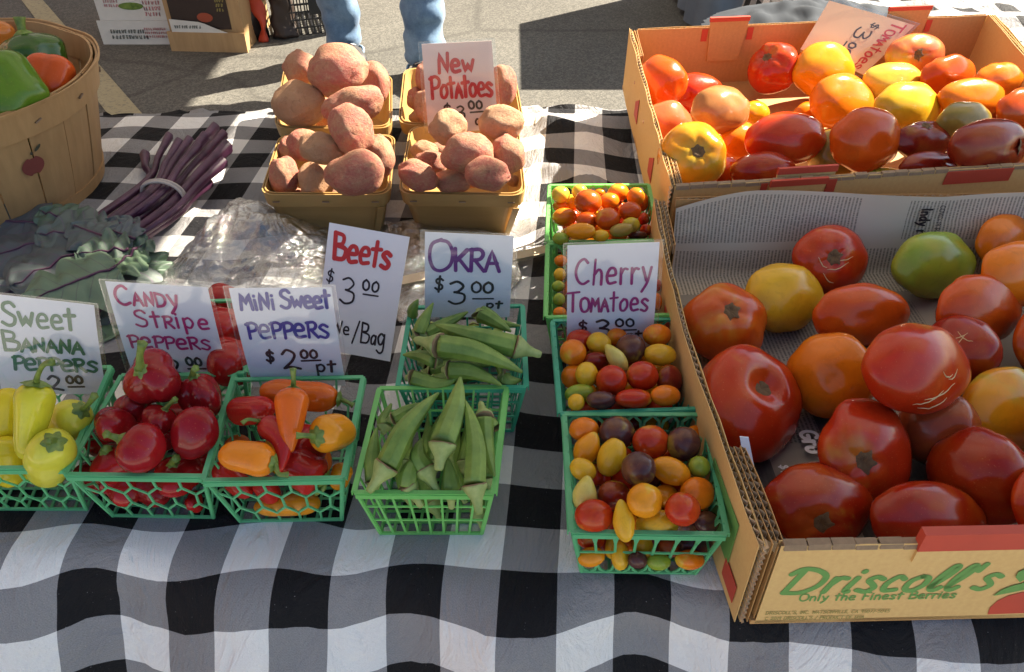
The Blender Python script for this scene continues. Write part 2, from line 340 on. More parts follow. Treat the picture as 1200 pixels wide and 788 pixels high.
M['kale_light'] = kalem('kale_leaf_pale', (.11,.18,.10), (.16,.24,.13), (.10,.15,.11), (.09,.10,.09))
M['kale_stem'] = green_mat('kale_stem', (.045,.010,.032), (.12,.04,.085), 40, .45, .0006)
M['band'] = plain('rubber_band', (.50,.42,.36), .6)
M['wire'] = plain('steel_staple', (.25,.18,.13), .5, Metallic=.6)
M['apple_ink'] = plain('faded_apple_print', (.20,.045,.035), .7, .25); M['leaf_ink'] = plain('faded_leaf_print', (.05,.05,.03), .7)
t = NT('white_canopy_fabric'); t.set(Base_Color=(.8,.8,.8), Roughness=.9); tl = t.n('ShaderNodeBsdfTranslucent'); tl.inputs[0].default_value = (.8,.8,.8,1)
ms = t.n('ShaderNodeMixShader'); ms.inputs[0].default_value = .12; t.l(t.b.outputs[0], ms.inputs[1]); t.l(tl.outputs[0], ms.inputs[2]); t.l(ms.outputs[0], t.out.inputs[0]); M['canopy'] = t.m
M['bounce_pavement'] = plain('bounce_concrete', (.46,.43,.38), .9, .12, 40); M['jacket'] = plain('grey_blue_clothing', (.018,.025,.036), .9, .3, 9)
M['brick'] = plain('brick_wall', (.22,.11,.08), .9, .3, 3); M['window_glass'] = plain('dark_window_glass', (.03,.04,.05), .1)
M['metal'] = plain('painted_steel', (.5,.5,.5), .4, Metallic=.7); M['table_top'] = plain('white_table_plastic', (.6,.6,.58), .6)

# ================================================================== SETTING
GZ = -0.75
g = 150.0
mk('asphalt_ground', [(-g,-g,GZ),(g,-g,GZ),(g,g,GZ),(-g,g,GZ)], [(0,1,2,3)], M['asphalt'], smooth=False, kind='structure')
def line_quad():
    a, b, c, d = at(25,0,GZ+.004), at(50,0,GZ+.004), at(162,128,GZ+.004), at(122,128,GZ+.004)
    e1 = (a-d); e2 = (b-c)
    return [a+e1*3, b+e2*3, c-e2*2, d-e1*2]
mk('parking_line', line_quad(), [(3,2,1,0)], M['line'], smooth=False, kind='structure')

mk('bounce_pavement', [(-12,-9,GZ+.1),(12,-9,GZ+.1),(12,-.25,GZ+.1),(-12,-.25,GZ+.1),(12,-.25,GZ),(-12,-.25,GZ)], [(0,1,2,3),(3,2,4,5)], M['bounce_pavement'], smooth=False, kind='structure')  # unseen pale ground added to bounce sunlight onto the stall front
# table frame: u along the table, v away from the camera (the table stands a few degrees askew)
TA = R(4.5); TO = Vector((-.0095, .409, 0)); TR_ = Vector((math.cos(TA), -math.sin(TA), 0)); TF = Vector((math.sin(TA), math.cos(TA), 0))
def tp(u, v, z=0): return TO + TR_*u + TF*v + Vector((0,0,z))
def uvof(P): d = Vector((P[0], P[1], 0)) - TO; return d.dot(TR_), d.dot(TF)

# canopies that shade the stall (added overhead, never in view, to cast its shade)
def canopy(x0, x1, y0, y1, z, label, legs):
    t = thing('shade_canopy', label, 'canopy', ((x0+x1)/2, (y0+y1)/2, GZ), 'unseen canopies added for shade')
    cx, cy = (x0+x1)/2, (y0+y1)/2
    V = [(x0,y0,z),(x1,y0,z),(x1,y1,z),(x0,y1,z),(cx,cy,z+.8),(x0,y0,z-.02),(x1,y0,z-.02),(x1,y1,z-.02),(x0,y1,z-.02)]
    F = [(0,1,4),(1,2,4),(2,3,4),(3,0,4),(0,5,6,1),(1,6,7,2),(2,7,8,3),(3,8,5,0)]
    mk('canopy_roof', V, F, M['canopy'], t, smooth=False)
    for lx, ly in legs:
        b = MB(); b.box((lx, ly, (GZ+z)/2), .035, .035, z-GZ); b.build('canopy_leg', M['metal'], t)
CZ = 1.50
kx, ky = -S.x/S.z, -S.y/S.z
CY = .76 - ky*CZ                                            # far edge of the near canopy: its shade ends across the table
CX = -.48 - kx*CZ
canopy(-2.6, 3.6, CY-1.55, CY, CZ, 'unseen white canopy added overhead to shade the vegetable stall', [(-2.58, CY-1.53), (3.58, CY-1.53), (-2.58, CY-.02), (3.58, CY-.02)])
bnr = bpy.data.objects['shade_canopy']; b = MB(); b.box((2.55, CY-.01, CZ-.16), 1.95, .012, .32); b.build('shade_valance', M['canopy'], bnr)  # unseen valance added to carry the shade over the upper box
canopy(CX-5.2, CX, CY+.02, CY+4.6, CZ, 'unseen white canopy added beyond the stall to shade its left side', [(CX-4.18, CY+.04), (CX-4.18, CY+4.58), (CX-.02, CY+4.58)])

# trestle table under the cloth
tt = thing('folding_table', 'white folding table hidden under the checked cloth', 'table', tp(0, .45, GZ))
b = MB(); b.hexa([tp(-1.25,.03,-.045), tp(1.25,.03,-.045), tp(1.25,.80,-.045), tp(-1.25,.80,-.045), tp(-1.25,.03,-.016), tp(1.25,.03,-.016), tp(1.25,.80,-.016), tp(-1.25,.80,-.016)])
b.build('table_top', M['table_top'], tt)
for u in (-1.1, 1.1):
    for v in (.1, .72):
        b = MB(); b.sweep([tp(u,v,-.045), tp(u,v,GZ)], [.014,.014], 8); b.build('leg', M['metal'], tt)

FOOT = []                                                     # footprints kept flat: (x0,x1,y0,y1)
FOOT += [(-.62,-.10,.42,.66), (-.24,.0,.42,.75), (.03,.18,.38,.88), (.18,1.2,.34,1.42), (-.42,.0,.80,1.26)]
def bumpmask(x, y):
    m = 1.0
    for x0, x1, y0, y1 in FOOT:
        dx = max(x0-x, 0, x-x1); dy = max(y0-y, 0, y-y1); m = min(m, math.hypot(dx, dy)/.06)
    return min(1, m)
def cloth(name, u0, u1, v0, v1, du, vback, parent=None):
    nu = int((u1-u0)/du)+1; nv = int((v1-v0)/du)+1; V = []; UV = []
    for j in range(nv):
        vv = v0 + (v1-v0)*j/(nv-1)
        for i in range(nu):
            u = u0 + (u1-u0)*i/(nu-1); vb = vback(u)
            n1 = mnoise.noise(Vector((u*5, vv*5, 1.3))); n2 = mnoise.noise(Vector((u*11, vv*11, 5.3)))
            # the cloth lies a little skewed and stretched: its checks wander
            ws = .0045 + .004*max(0, min(1, (u+.1)*3))
            su = u + SQ + ws*.9*mnoise.noise(Vector((u*4.5, vv*4.5, 8))); sv = vv + .092*max(0, -u) + ws*1.7*mnoise.noise(Vector((u*8, vv*4, 11))) + .0050*math.sin(u*37+vv*5+3*n1)
            if vv < 0:                                      # falls off the front edge, held out by its own folds
                s = -vv; a0 = R(60); rb = .05; L = rb*a0
                if s < L: a = s/rb; y, z = -rb*math.sin(a), -rb*(1-math.cos(a))
                else:
                    e = s-L; k = min(1, e/.25); y = -rb*math.sin(a0) - e*math.cos(a0)*(1-.45*k); z = -rb*(1-math.cos(a0)) - e*math.sin(a0)*(1+.12*k)
                f = min(1, s/.06); w = (.011+.016*math.exp(-((u-.08)/.12)**2))*f*math.sin(u*23+1.2*n1+1.8*math.exp(-((u-.08)/.12)**2)) + .008*f*n1 + .009*f*n2
                w += f*(.0045*mnoise.noise(Vector((u*38, vv*9, 2))) + .0022*mnoise.noise(Vector((u*70, vv*30, 6))))
                x3 = tp(u + .10*s*math.sin(u*2.2+.4), y - w, z + w*.5)
            elif vv > vb:
                s = vv-vb; x3 = tp(u, vb + .01*min(1, s/.02) + .012*n1, -min(s, 2)*.97)
            else:
                m = bumpmask(*tp(u, vv)[:2]); amp = .010 if u > -.02 else .0035
                fold = .014*max(0, math.sin((u*.6+vv)*38+2*n1))**3 if (-.01 < u < .24 and vv > .45) else 0
                x3 = tp(u, vv, m*(amp*(n1+.35)+.0015*n2+fold) + .0006*n2)
                if vb-vv < .03: x3.z -= .012*(1-(vb-vv)/.03)**2
            V.append(tuple(x3)); UV.append((su, sv))
    F = [(j*nu+i, j*nu+i+1, (j+1)*nu+i+1, (j+1)*nu+i) for j in range(nv-1) for i in range(nu-1)]
    return V, F, UV
def vback(u): return .955 + .125*min(0, u) + .004*math.sin(u*40)
V, F, UV = cloth('c', -1.35, 1.35, -.60, 1.35, .0095, vback)
mk('tablecloth', V, F, M['gingham'], uv=UV, label='black and white checked cloth spread over the long stall table', cat='tablecloth')

# second table beyond the top right box
def side_cloth():
    V = []; UV = []; n = 60
    for j in range(n):
        for i in range(n):
            u, v = i/(n-1), j/(n-1); x = .60+1.5*u; y = 1.50+.9*v; nn = mnoise.noise(Vector((x*5, y*5, 3)))
            z = -.012+.03*nn + .012*mnoise.noise(Vector((x*13, y*13, 1)))
            if v < .06: z -= (.06-v)*6
            if u < .06: z -= (.06-u)*8; 
            V.append((x, y, z)); UV.append((x+.01*nn, y+.02*nn))
    return V, [(j*n+i, j*n+i+1, (j+1)*n+i+1, (j+1)*n+i) for j in range(n-1) for i in range(n-1)], UV
st = thing('side_table', 'second table behind the upper tomato box', 'table', (1.35, 1.95, GZ))
b = MB(); b.box((1.35,1.98,-.065), 1.36,.74,.03); b.build('table_top', M['table_top'], st)
for x in (.8, 1.9):
    for y in (1.7, 2.25): MB().sweep([(x,y,-.08),(x,y,GZ)], [.014]*2, 8).build('leg', M['metal'], st)
V, F, UV = side_cloth(); mk('tablecloth', V, F, M['gingham'], uv=UV, label='rumpled checked cloth on the second table behind the upper tomato box', cat='tablecloth')
# heap of grey blue cloth on its near edge, left part
def heap(cx, cy, rx, ry, h, seed, zb, n=44, pw=.8):
    V = []
    for j in range(n):
        for i in range(n):
            a, b = i/(n-1)*2-1, j/(n-1)*2-1; r = math.hypot(a, b); x, y = cx+a*rx, cy+b*ry
            k = max(0, 1-r*r)**pw if pw else 0
            nn = mnoise.noise(Vector((x*9+seed, y*9, seed)))*.5+abs(mnoise.noise(Vector((x*20+seed, y*14, seed+3))))
            V.append((x, y, zb + h*k*(.75+.6*nn)))
    return V, [(j*n+i, j*n+i+1, (j+1)*n+i+1, (j+1)*n+i) for j in range(n-1) for i in range(n-1) if math.hypot((i+.5)/(n-1)*2-1, (j+.5)/(n-1)*2-1) < 1]
V, F = heap(.68, 1.76, .27, .17, .04, 4, -.01, 60); mk('folded_jacket', V, F, M['jacket'], label='heap of grey blue clothing on the second table just behind the upper carton', cat='clothing')
# draped table farther off, whose shade falls on the asphalt
ft = thing('draped_table', 'far stall table hung with grey blue cloth', 'table', (1.75, 4.25, GZ))
def drape():
    V = []; n = 260; m = 16; x0, x1, y0, y1 = .86, 2.6, 3.72, 4.5; per = 2*((x1-x0)+(y1-y0))
    for j in range(m):
        z = .02 + (GZ+.03-.02)*j/(m-1)
        for i in range(n):
            s = i/n*per; w = .018*math.sin(s*34+.8*math.sin(s*7))*(j/(m-1))
            if s < x1-x0: p = (x0+s, y0-w-.05*j/(m-1))
            elif s < (x1-x0)+(y1-y0): p = (x1+w, y0+s-(x1-x0))
            elif s < 2*(x1-x0)+(y1-y0): p = (x1-(s-(x1-x0)-(y1-y0)), y1+w)
            else: p = (x0-w-.03*j/(m-1), y1-(s-2*(x1-x0)-(y1-y0)))
            V.append((*p, z))
    F = [(j*n+i, (j+1)*n+i, (j+1)*n+(i+1)%n, j*n+(i+1)%n) for j in range(m-1) for i in range(n)]; F.append(tuple(range(n)))
    return V, F
V, F = drape(); mk('table_drape', V, F, M['grey_cloth'], ft)
b = MB(); b.box((1.73,4.11,0), 1.70,.74,.03); b.build('table_top', M['table_top'], ft)
# ================================================================== PERSON beyond the stall
def skin_body(name, pts, edges, radii, mat, parent, sub=2, root=0):
    me = bpy.data.meshes.new(name); org = Vector(root_of(parent).location) if parent else Vector((0,0,0))
    me.from_pydata([tuple(Vector(p)-org) for p in pts], edges, [])
    o = bpy.data.objects.new(name, me); col.objects.link(o)
    s = o.modifiers.new('skin', 'SKIN'); s.use_smooth_shade = True
    for i, r in enumerate(radii):
        me.skin_vertices[0].data[i].radius = (r, r) if not hasattr(r, '__len__') else r
    me.skin_vertices[0].data[root].use_root = True
    q = o.modifiers.new('sub', 'SUBSURF'); q.levels = sub; q.render_levels = sub
    dg = bpy.context.evaluated_depsgraph_get(); ev = o.evaluated_get(dg); m2 = bpy.data.meshes.new_from_object(ev)
    o.modifiers.clear(); o.data = m2; m2.materials.clear(); m2.materials.append(mat)
    m2.polygons.foreach_set("use_smooth", [True]*len(m2.polygons))
    if parent: o.parent = parent
    return o
LF = at(403, 64, GZ+.02); RF = at(500, 84, GZ+.02)
pc = (LF+RF)/2; hx, hy = pc.x+.02, pc.y+.10
ps = thing('person', 'person in worn blue jeans standing on the asphalt beyond the potato baskets', 'person', (pc.x, pc.y, GZ))
hip = Vector((hx, hy, GZ+.95))
pts = [hip, hip+Vector((-.11,0,-.05)), hip+Vector((.11,0,-.05)), Vector((LF.x-.03,LF.y+.02,GZ+.52)), Vector((RF.x+.01,RF.y+.03,GZ+.50)),
       Vector((LF.x,LF.y+.01,GZ+.28)), Vector((RF.x,RF.y+.01,GZ+.26)), Vector((LF.x+.005,LF.y,GZ+.045)), Vector((RF.x+.005,RF.y,GZ+.045)), hip+Vector((0,0,.08))]
jeans = skin_body('jeans', pts, [(0,1),(0,2),(1,3),(2,4),(3,5),(4,6),(5,7),(6,8),(0,9)], [(.14,.12),.105,.105,.082,.082,.090,.092,.088,.090,(.145,.11)], M['denim'], ps, 3)
me = jeans.data; org = Vector(ps.location)
for vtx in me.vertices:                                      # creases over the shins
    w = vtx.co+org; k = max(0, min(1, (GZ+.85-w.z)/.3)); nn = mnoise.noise(Vector((w.x*9, w.y*9, w.z*14)))+.25*mnoise.noise(Vector((w.x*16, w.y*16, w.z*34)))
    vtx.co += Vector(vtx.normal)*nn*.026*k
for F_, kx_ in ((LF, .082), (RF, .084)):                      # hem and side seam of each leg
    mk('hem', *sweep([Vector((F_.x+.005+kx_*math.cos(t), F_.y+kx_*.95*math.sin(t), GZ+.035+.004*math.sin(3*t))) for t in [2*math.pi*i/30 for i in range(31)]], [.0065]*31, 6, closed=False), M['denim'], jeans)
up = [hip+Vector((0,0,.02)), hip+Vector((0,0,.25)), hip+Vector((0,0,.47)), hip+Vector((0,0,.56)), hip+Vector((0,-.02,.64)), hip+Vector((0,-.02,.74)),
      hip+Vector((-.19,0,.44)), hip+Vector((.19,0,.44)), hip+Vector((-.25,-.02,.17)), hip+Vector((.25,-.02,.17)), hip+Vector((-.24,-.14,-.05)), hip+Vector((.24,-.14,-.05))]
shirt = skin_body('shirt', [up[0],up[1],up[2],up[6],up[7],up[8],up[9]], [(0,1),(1,2),(2,3),(2,4),(3,5),(4,6)], [(.15,.11),(.15,.11),(.15,.11),.075,.075,.055,.055], M['shirt'], ps)
body = skin_body('body', [up[2],up[3],up[4],up[5],up[6],up[7],up[8],up[9],up[10],up[11]], [(0,1),(1,2),(2,3),(0,4),(0,5),(4,6),(5,7),(6,8),(7,9)], [(.10,.08),.055,.085,(.075,.09),.05,.05,.042,.042,.03,.03], M['skin'], ps)
hd = hip+Vector((0,-.02,.70)); V = []; F = []
for j in range(13):
    for i in range(20):
        th = math.pi*j/12*.55; a = 2*math.pi*i/20; V.append(hd+Vector((.092*math.sin(th)*math.cos(a), .11*math.sin(th)*math.sin(a)+.012, .118*math.cos(th)+.01)))
F = [(j*20+i, j*20+(i+1)%20, (j+1)*20+(i+1)%20, (j+1)*20+i) for j in range(12) for i in range(20)]
mk('hair', V, F, M['hair'], ps)
for k in (-1, 1):
    w = up[10 if k < 0 else 11]; hb = MB(); pm = [w, w+Vector((0,-.06,-.05))]; hb.sweep(pm, [.026,.034], 10)
    for q in range(4):
        s0 = pm[1]+Vector((k*(.012-.016*(q-1.5)),-.01,0)); hb.sweep([s0, s0+Vector((0,-.03,-.03)), s0+Vector((0,-.035,-.06))], [.009,.009,.007], 8)
    s0 = pm[0]+Vector((-k*.025,-.02,-.01)); hb.sweep([s0, s0+Vector((-k*.02,-.03,-.02)), s0+Vector((-k*.02,-.045,-.045))], [.011,.010,.008], 8)
    hb.build('hand', M['skin'], ps, True)
def shoe(P, ang):
    V = []; d = Vector((math.sin(ang), -math.cos(ang), 0)); q = Vector((math.cos(ang), math.sin(ang), 0)); n = 14
    prof = [(-.10,.030,.07),(-.07,.040,.105),(-.02,.042,.11),(.04,.044,.085),(.10,.052,.065),(.15,.048,.055),(.185,.028,.042)]
    for s, w, h in prof:
        for j in range(n):
            a = 2*math.pi*j/n; V.append(Vector((P.x,P.y,GZ+.015)) + d*s + q*(w*math.cos(a)) + Vector((0,0,max(0, h*.5*(1+math.sin(a))))))
    F = [(i*n+j, i*n+(j+1)%n, (i+1)*n+(j+1)%n, (i+1)*n+j) for i in range(6) for j in range(n)]+[tuple(range(n))[::-1], tuple(6*n+j for j in range(n))]
    s = mk('shoe', V, F, M['shoe'], ps)
    b = MB(); o = []; 
    for z in (0, .02):
        for s_, w, h in prof: o.append(Vector((P.x,P.y,GZ+z+.001)) + d*s_*1.02 + q*w*1.05)
        for s_, w, h in prof[::-1]: o.append(Vector((P.x,P.y,GZ+z+.001)) + d*s_*1.02 - q*w*1.05)
    m = 14; F = [tuple(range(m))[::-1], tuple(range(m, 2*m))]+[(i, (i+1)%m, m+(i+1)%m, m+i) for i in range(m)]
    mk('sole', o, F, M['sole'], s, False)
    for r in range(3):
        c = Vector((P.x,P.y,GZ+.105-.012*r)) + d*(.03+.025*r); mk('lace', *sweep([c-q*.03, c+Vector((0,0,.012)), c+q*.03], [.0025]*3, 6), M['table_top'], s)
shoe(LF, .55); shoe(RF, -.1)

# unseen brick buildings added to cut the low skylight on the stall
def shop(label, x0, y0, x1, y1, h, face):
    r_ = thing('sky_block_building', label, 'building', ((x0+x1)/2, (y0+y1)/2, GZ)); b = MB(); b.box(((x0+x1)/2, (y0+y1)/2, GZ+h/2), abs(x1-x0), abs(y1-y0), h); b.build('wall', M['brick'], r_)
    for i in range(6):
        for k in range(2):
            w = MB()
            if face == 'y': w.box((x0+(x1-x0)*(i+.5)/6, y0-.03, GZ+1.6+3.2*k), 1.6, .08, 1.7)
            else: w.box((x0-.03 if face == 'x' else x1+.03, y0+(y1-y0)*(i+.5)/6, GZ+1.6+3.2*k), .08, 1.6, 1.7)
            w.build('window', M['window_glass'], r_)
shop('unseen brick building added across the square to cut the skylight', -14, 15, 16, 22, 7.5, 'y')
shop('unseen brick building added along the left to cut the skylight', -17, -8, -11, 13, 7.5, 'z')

# ================================================================== CRATES beyond the stall
def board_box(root, P0, w, d, h, rz, mat, th=.008, name='side_panel', bottom=True):
    """open box: P0 front left bottom corner; panels are parts"""
    X = Vector((math.cos(rz), math.sin(rz), 0)); Y = Vector((-math.sin(rz), math.cos(rz), 0)); Z = Vector((0,0,1)); P0 = Vector(P0)
    def pan(a, ux, uy, nm):
        b = MB(); b.hexa([a, a+ux, a+ux+uy, a+uy, a+Z*h, a+ux+Z*h, a+ux+uy+Z*h, a+uy+Z*h]); return b.build(nm, mat, root)
    f = pan(P0, X*w, Y*th, name); pan(P0+Y*(d-th), X*w, Y*th, name); pan(P0+Y*th, X*th, Y*(d-2*th), name); pan(P0+X*(w-th)+Y*th, X*th, Y*(d-2*th), name)
    if bottom: b = MB(); a = P0+X*th+Y*th; b.hexa([a,a+X*(w-2*th),a+X*(w-2*th)+Y*(d-2*th),a+Y*(d-2*th)]+[p+Z*th for p in (a,a+X*(w-2*th),a+X*(w-2*th)+Y*(d-2*th),a+Y*(d-2*th))]); b.build('bottom_panel', mat, root)
    return f, X, Y, Z
def oval(P, X, Z, a, b, off, n=20):
    nrm = X.cross(Z).normalized()   # faces the viewer for X right, Z up
    V = [P+X*a*math.cos(2*math.pi*i/n)*(1 if abs(math.cos(2*math.pi*i/n))<.8 else 1)+Z*b*math.sin(2*math.pi*i/n)+nrm*off for i in range(n)]
    V += [v-nrm*.002 for v in V]; F = [tuple(range(n)), tuple(range(n, 2*n))[::-1]]+[(i, n+i, n+(i+1)%n, (i+1)%n) for i in range(n)]
    return V, F
def dashes(root, P, X, Z, w, h, mat, rows, seed=1, name='print'):
    """worn unreadable small print: short broken strokes in rows"""
    rd = random.Random(seed); nrm = X.cross(Z).normalized(); b = MB()
    for r in range(rows):
        z = h*(rows-1-r)/rows; x = 0
        while x < w:
            L = rd.uniform(.5,.9)*h/rows*.55
            for s in range(2): 
                a = P+X*(x+L*.3*s)+Z*(z+h/rows*.1)+nrm*.0012; c = P+X*(x+L*.3*s+rd.uniform(-.3,.6)*L)+Z*(z+h/rows*.72)+nrm*.0012
                b.bar(a, c, nrm, h/rows*.14, .0008)
            a = P+X*x+Z*(z+h/rows*rd.choice([.12,.4,.7]))+nrm*.0012; b.bar(a, a+X*L*.7, nrm, h/rows*.13, .0008); x += L*1.45
    return b.build(name, mat, root)
c0, c1 = at(126,51,GZ), at(206,51,GZ)
w1 = (c1-c0).length; rz1 = math.atan2(c1.y-c0.y, c1.x-c0.x)
wb = thing('produce_box', 'white printed produce box on the asphalt with green vegetables inside its hand hole', 'box', (c0+c1)/2)
f, X, Y, Z = board_box(wb, c0, w1, .36, .24, rz1, M['white_card'], .006)
b = MB(); a = c0-X*.012-Y*.014; hL = .105; b.hexa([a,a+X*(w1+.02),a+X*(w1+.02)+Y*.006,a+Y*.006]+[p+Z*hL for p in (a,a+X*(w1+.02),a+X*(w1+.02)+Y*.006,a+Y*.006)]); fl = b.build('front_flap', M['white_card'], wb)
dashes(fl, c0+X*.04+Z*.024-Y*.016, X, Z, w1*.5, .05, M['grey_ink'], 2, 3); dashes(fl, c0+X*(w1*.62)+Z*.03-Y*.016, X, Z, w1*.3, .05, M['pink_ink'], 3, 5)
mk('hand_hole', *oval(c0+X*w1*.5+Z*.165, X, Z, .055, .016, .002), M['okra'], wb, False)
dashes(wb, c0+X*.04+Z*.16, X, Z, .06, .055, M['pink_ink'], 3, 8); dashes(wb, c0+X*(w1-.1)+Z*.12, X, Z, .07, .1, M['pink_ink'], 4, 9)
c2, c3 = at(205,58,GZ), at(291,60,GZ); w2 = (c3-c2).length; rz2 = math.atan2(c3.y-c2.y, c3.x-c2.x)
kb = thing('wooden_crate', 'tan crate with a dark printed front panel standing beside the white box', 'crate', (c2+c3)/2)
f, X, Y, Z = board_box(kb, c2, w2, .34, .34, rz2, M['crate_wood'], .014)
def slab(root, P, X, Y, Z, w, d, h, name, mat):
    b = MB(); q = [P, P+X*w, P+X*w+Y*d, P+Y*d]; b.hexa(q+[p+Z*h for p in q]); return b.build(name, mat, root)
pn = slab(kb, c2+X*.022+Z*.095-Y*.004, X, Y, Z, w2-.075, .003, .20, 'printed_panel', M['dark_panel'])
mk('hand_hole', *oval(c2+X*(w2*.5)+Z*.235-Y*.005, X, Z, .045, .011, .001), M['black_plastic'], pn, False)
mk('tomato_picture', *oval(c2+X*(w2*.52)+Z*.145-Y*.005, X, Z, .035, .02, .001), M['tomato_print'], pn, False)
dashes(pn, c2+X*(w2-.10)+Z*.17-Y*.004, X, Z, .035, .1, M['ink_brown'], 5, 2)
b = MB(); P = c2+X*.018+Z*.082-Y*.02
for k in range(10):
    q0, q1 = k/10*(w2-.08), (k+1)/10*(w2-.08); h0, h1 = [.058*(1-x*.35) if x < .55 else .058*(1-x*.35)*(1-(x-.55)/.47) for x in (k/10, (k+1)/10)]
    a0, a1 = P+X*q0, P+X*q1; b.hexa([a0, a1, a1+Y*.002, a0+Y*.002, a0+Z*h0, a1+Z*h1, a1+Y*.002+Z*h1, a0+Y*.002+Z*h0])
pf = b.build('torn_label', M['white_card'], kb); dashes(pf, P+X*.02+Z*.018, X, Z, .12, .02, M['grey_ink'], 1, 4)
slab(kb, c2-X*.006-Y*.022, X, Y, Z, w2+.012, .012, .085, 'front_rail', M['crate_wood'])
# black sack and red wrapper beside the crate
P = at(303, 52, GZ)
def sack(name, P, pts, rad, mat, label, cat, seed):
    V, F = sweep(catmull(pts, 16), [rad[0]+(rad[1]-rad[0])*i/16 for i in range(17)], 20)
    V = [Vector(v)+Vector((mnoise.noise(v*18+Vector((seed,0,0))), mnoise.noise(v*18+Vector((0,seed,0))), 0))*.022 for v in V]
    return mk(name, V, F, mat, label=label, cat=cat)
sack('plastic_sack', P, [P+Vector((-.05,.10,0)), P+Vector((-.05,.10,.15)), P+Vector((-.03,.11,.30))], (.075,.05), M['black_plastic'], 'crumpled black sack slumped between the tan crate and the black crate', 'sack', 3)
sack('paper_wrapper', P, [P+Vector((.015,.03,.0)), P+Vector((.02,.05,.1)), P+Vector((0,.06,.26))], (.018,.03), M['card_red'], 'red and pale crumpled wrapper standing beside the tan crate', 'wrapper', 6)
sack('paper_bag', P, [P+Vector((.10,.10,0)), P+Vector((.10,.12,.1)), P+Vector((.09,.12,.26))], (.05,.05), M['dark_panel'], 'dark brown bag between the red wrapper and the black crate', 'bag', 9)
# black plastic milk crate: lattice of bars
k0, k1 = at(331,44,GZ), at(389,38,GZ); w3 = .33; rz3 = math.atan2(k1.y-k0.y, k1.x-k0.x)
mc = thing('plastic_crate', 'black lattice plastic crate half hidden behind the jeans', 'crate', k0)
X = Vector((math.cos(rz3), math.sin(rz3), 0)); Y = Vector((-math.sin(rz3), math.cos(rz3), 0)); Z = Vector((0,0,1)); H = .28
for O, A, N in ((k0, X, -Y), (k0+X*w3, Y, X), (k0+Y*w3, X, Y), (k0, Y, -X)):
    b = MB(); n = 11
    for i in range(n+1):
        p = O+A*(w3*i/n); b.bar(p+Z*.0, p+Z*H, N, .006, .006)
    for i in range(9):
        if 4 < i < 7: continue
        p = O+Z*(H*i/8+.0); b.bar(p, p+A*w3, N, .006, .0052)
    if O == k0 and A == X:
        q = O+A*(w3*.42)+Z*(H*.48); b.bar(q, q+A*w3*.5, N, .09, .007)
    b.build('lattice_side', M['black_plastic'], mc)
b = MB(); 
for i in range(12): b.bar(k0+X*(w3*i/11)+Z*.006, k0+X*(w3*i/11)+Y*w3+Z*.006, Z, .008, .004)
b.build('bottom_grid', M['black_plastic'], mc)

# ================================================================== CARDBOARD BOXES
def flutes(P, A, D, W, nwave, amp):
    """zigzag sheet: runs along A, is cut deep along D, waves along unit W with amplitude amp"""
    P, A, D, W = map(Vector, (P, A, D, W)); n = int(nwave)*4; V = []; 
    for i in range(n+1):
        s = i/n; w = W*(amp*math.sin(2*math.pi*nwave*s)); V += [P+A*s+w, P+A*s+w+D]
    return V, [(2*i, 2*i+1, 2*i+3, 2*i+2) for i in range(n)]
def cwall(root, a, b, hv, W, layers, name, mat, t=.0042, liner=.0006, wave=.0092, wear=.0, bow=0):
    """corrugated wall from a to b (bottom edge), height vector hv, W unit vector through its thickness (layers stack along W)"""
    a, b, hv, W = Vector(a), Vector(b), Vector(hv), Vector(W).normalized(); L = (b-a); seg = max(2, int(L.length/.03)); m = MB()
    rd = random.Random(int(L.length*1e5)+layers)
    for k in range(layers+1):
        off = W*(t*k) ; top = [rd.uniform(-wear, wear*.3) for _ in range(seg+1)]
        for i in range(seg):
            bo = lambda s: W*(-bow*math.sin(math.pi*s)+(0 if name == 'front_wall' else .0011)*mnoise.noise(Vector((s*9, k*3.1, L.length)))); p, q = a+L*(i/seg)+off+bo(i/seg), a+L*((i+1)/seg)+off+bo((i+1)/seg); h0, h1 = hv*(1+top[i]), hv*(1+top[i+1]); l2 = W*liner
            m.hexa([p, q, q+l2, p+l2, p+h0, q+h1, q+h1+l2, p+h0+l2])
    o = m.build(name, mat, root)
    f = MB(); u = hv.normalized()
    for k in range(layers):
        fv, ff = flutes(a+hv*.996+W*(t*(k+.5)+liner*.5)-u*.012, L, u*.0115, W, L.length/wave, t*.42)
        fv = [v-W*bow*math.sin(math.pi*max(0, min(1, (v-a).dot(L)/L.length_squared))) for v in fv]; f.add(fv, ff)
    f.build('fluted_core', M['flute'], o)
    return o
def quadface(P, mat, name, parent, n=None, off=.0008, thick=.0006):
    P = [Vector(p) for p in P]; nn = (P[1]-P[0]).cross(P[3]-P[0]).normalized(); b = MB()
    b.hexa([p+nn*off for p in P]+[p+nn*(off+thick) for p in P]); return b.build(name, mat, parent)
Zv = Vector((0,0,1))
def cbox(root, FL, FR, BR, BL, h, hb, wl=3):
    """FL.. bottom corners; h height of walls"""
    up = (FR-FL).cross(BL-FL).normalized(); 
    xi = (FR-FL).normalized(); yi = (BL-FL).normalized()
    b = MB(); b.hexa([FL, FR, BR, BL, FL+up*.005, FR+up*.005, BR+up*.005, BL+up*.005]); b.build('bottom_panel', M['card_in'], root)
    return up, xi, yi
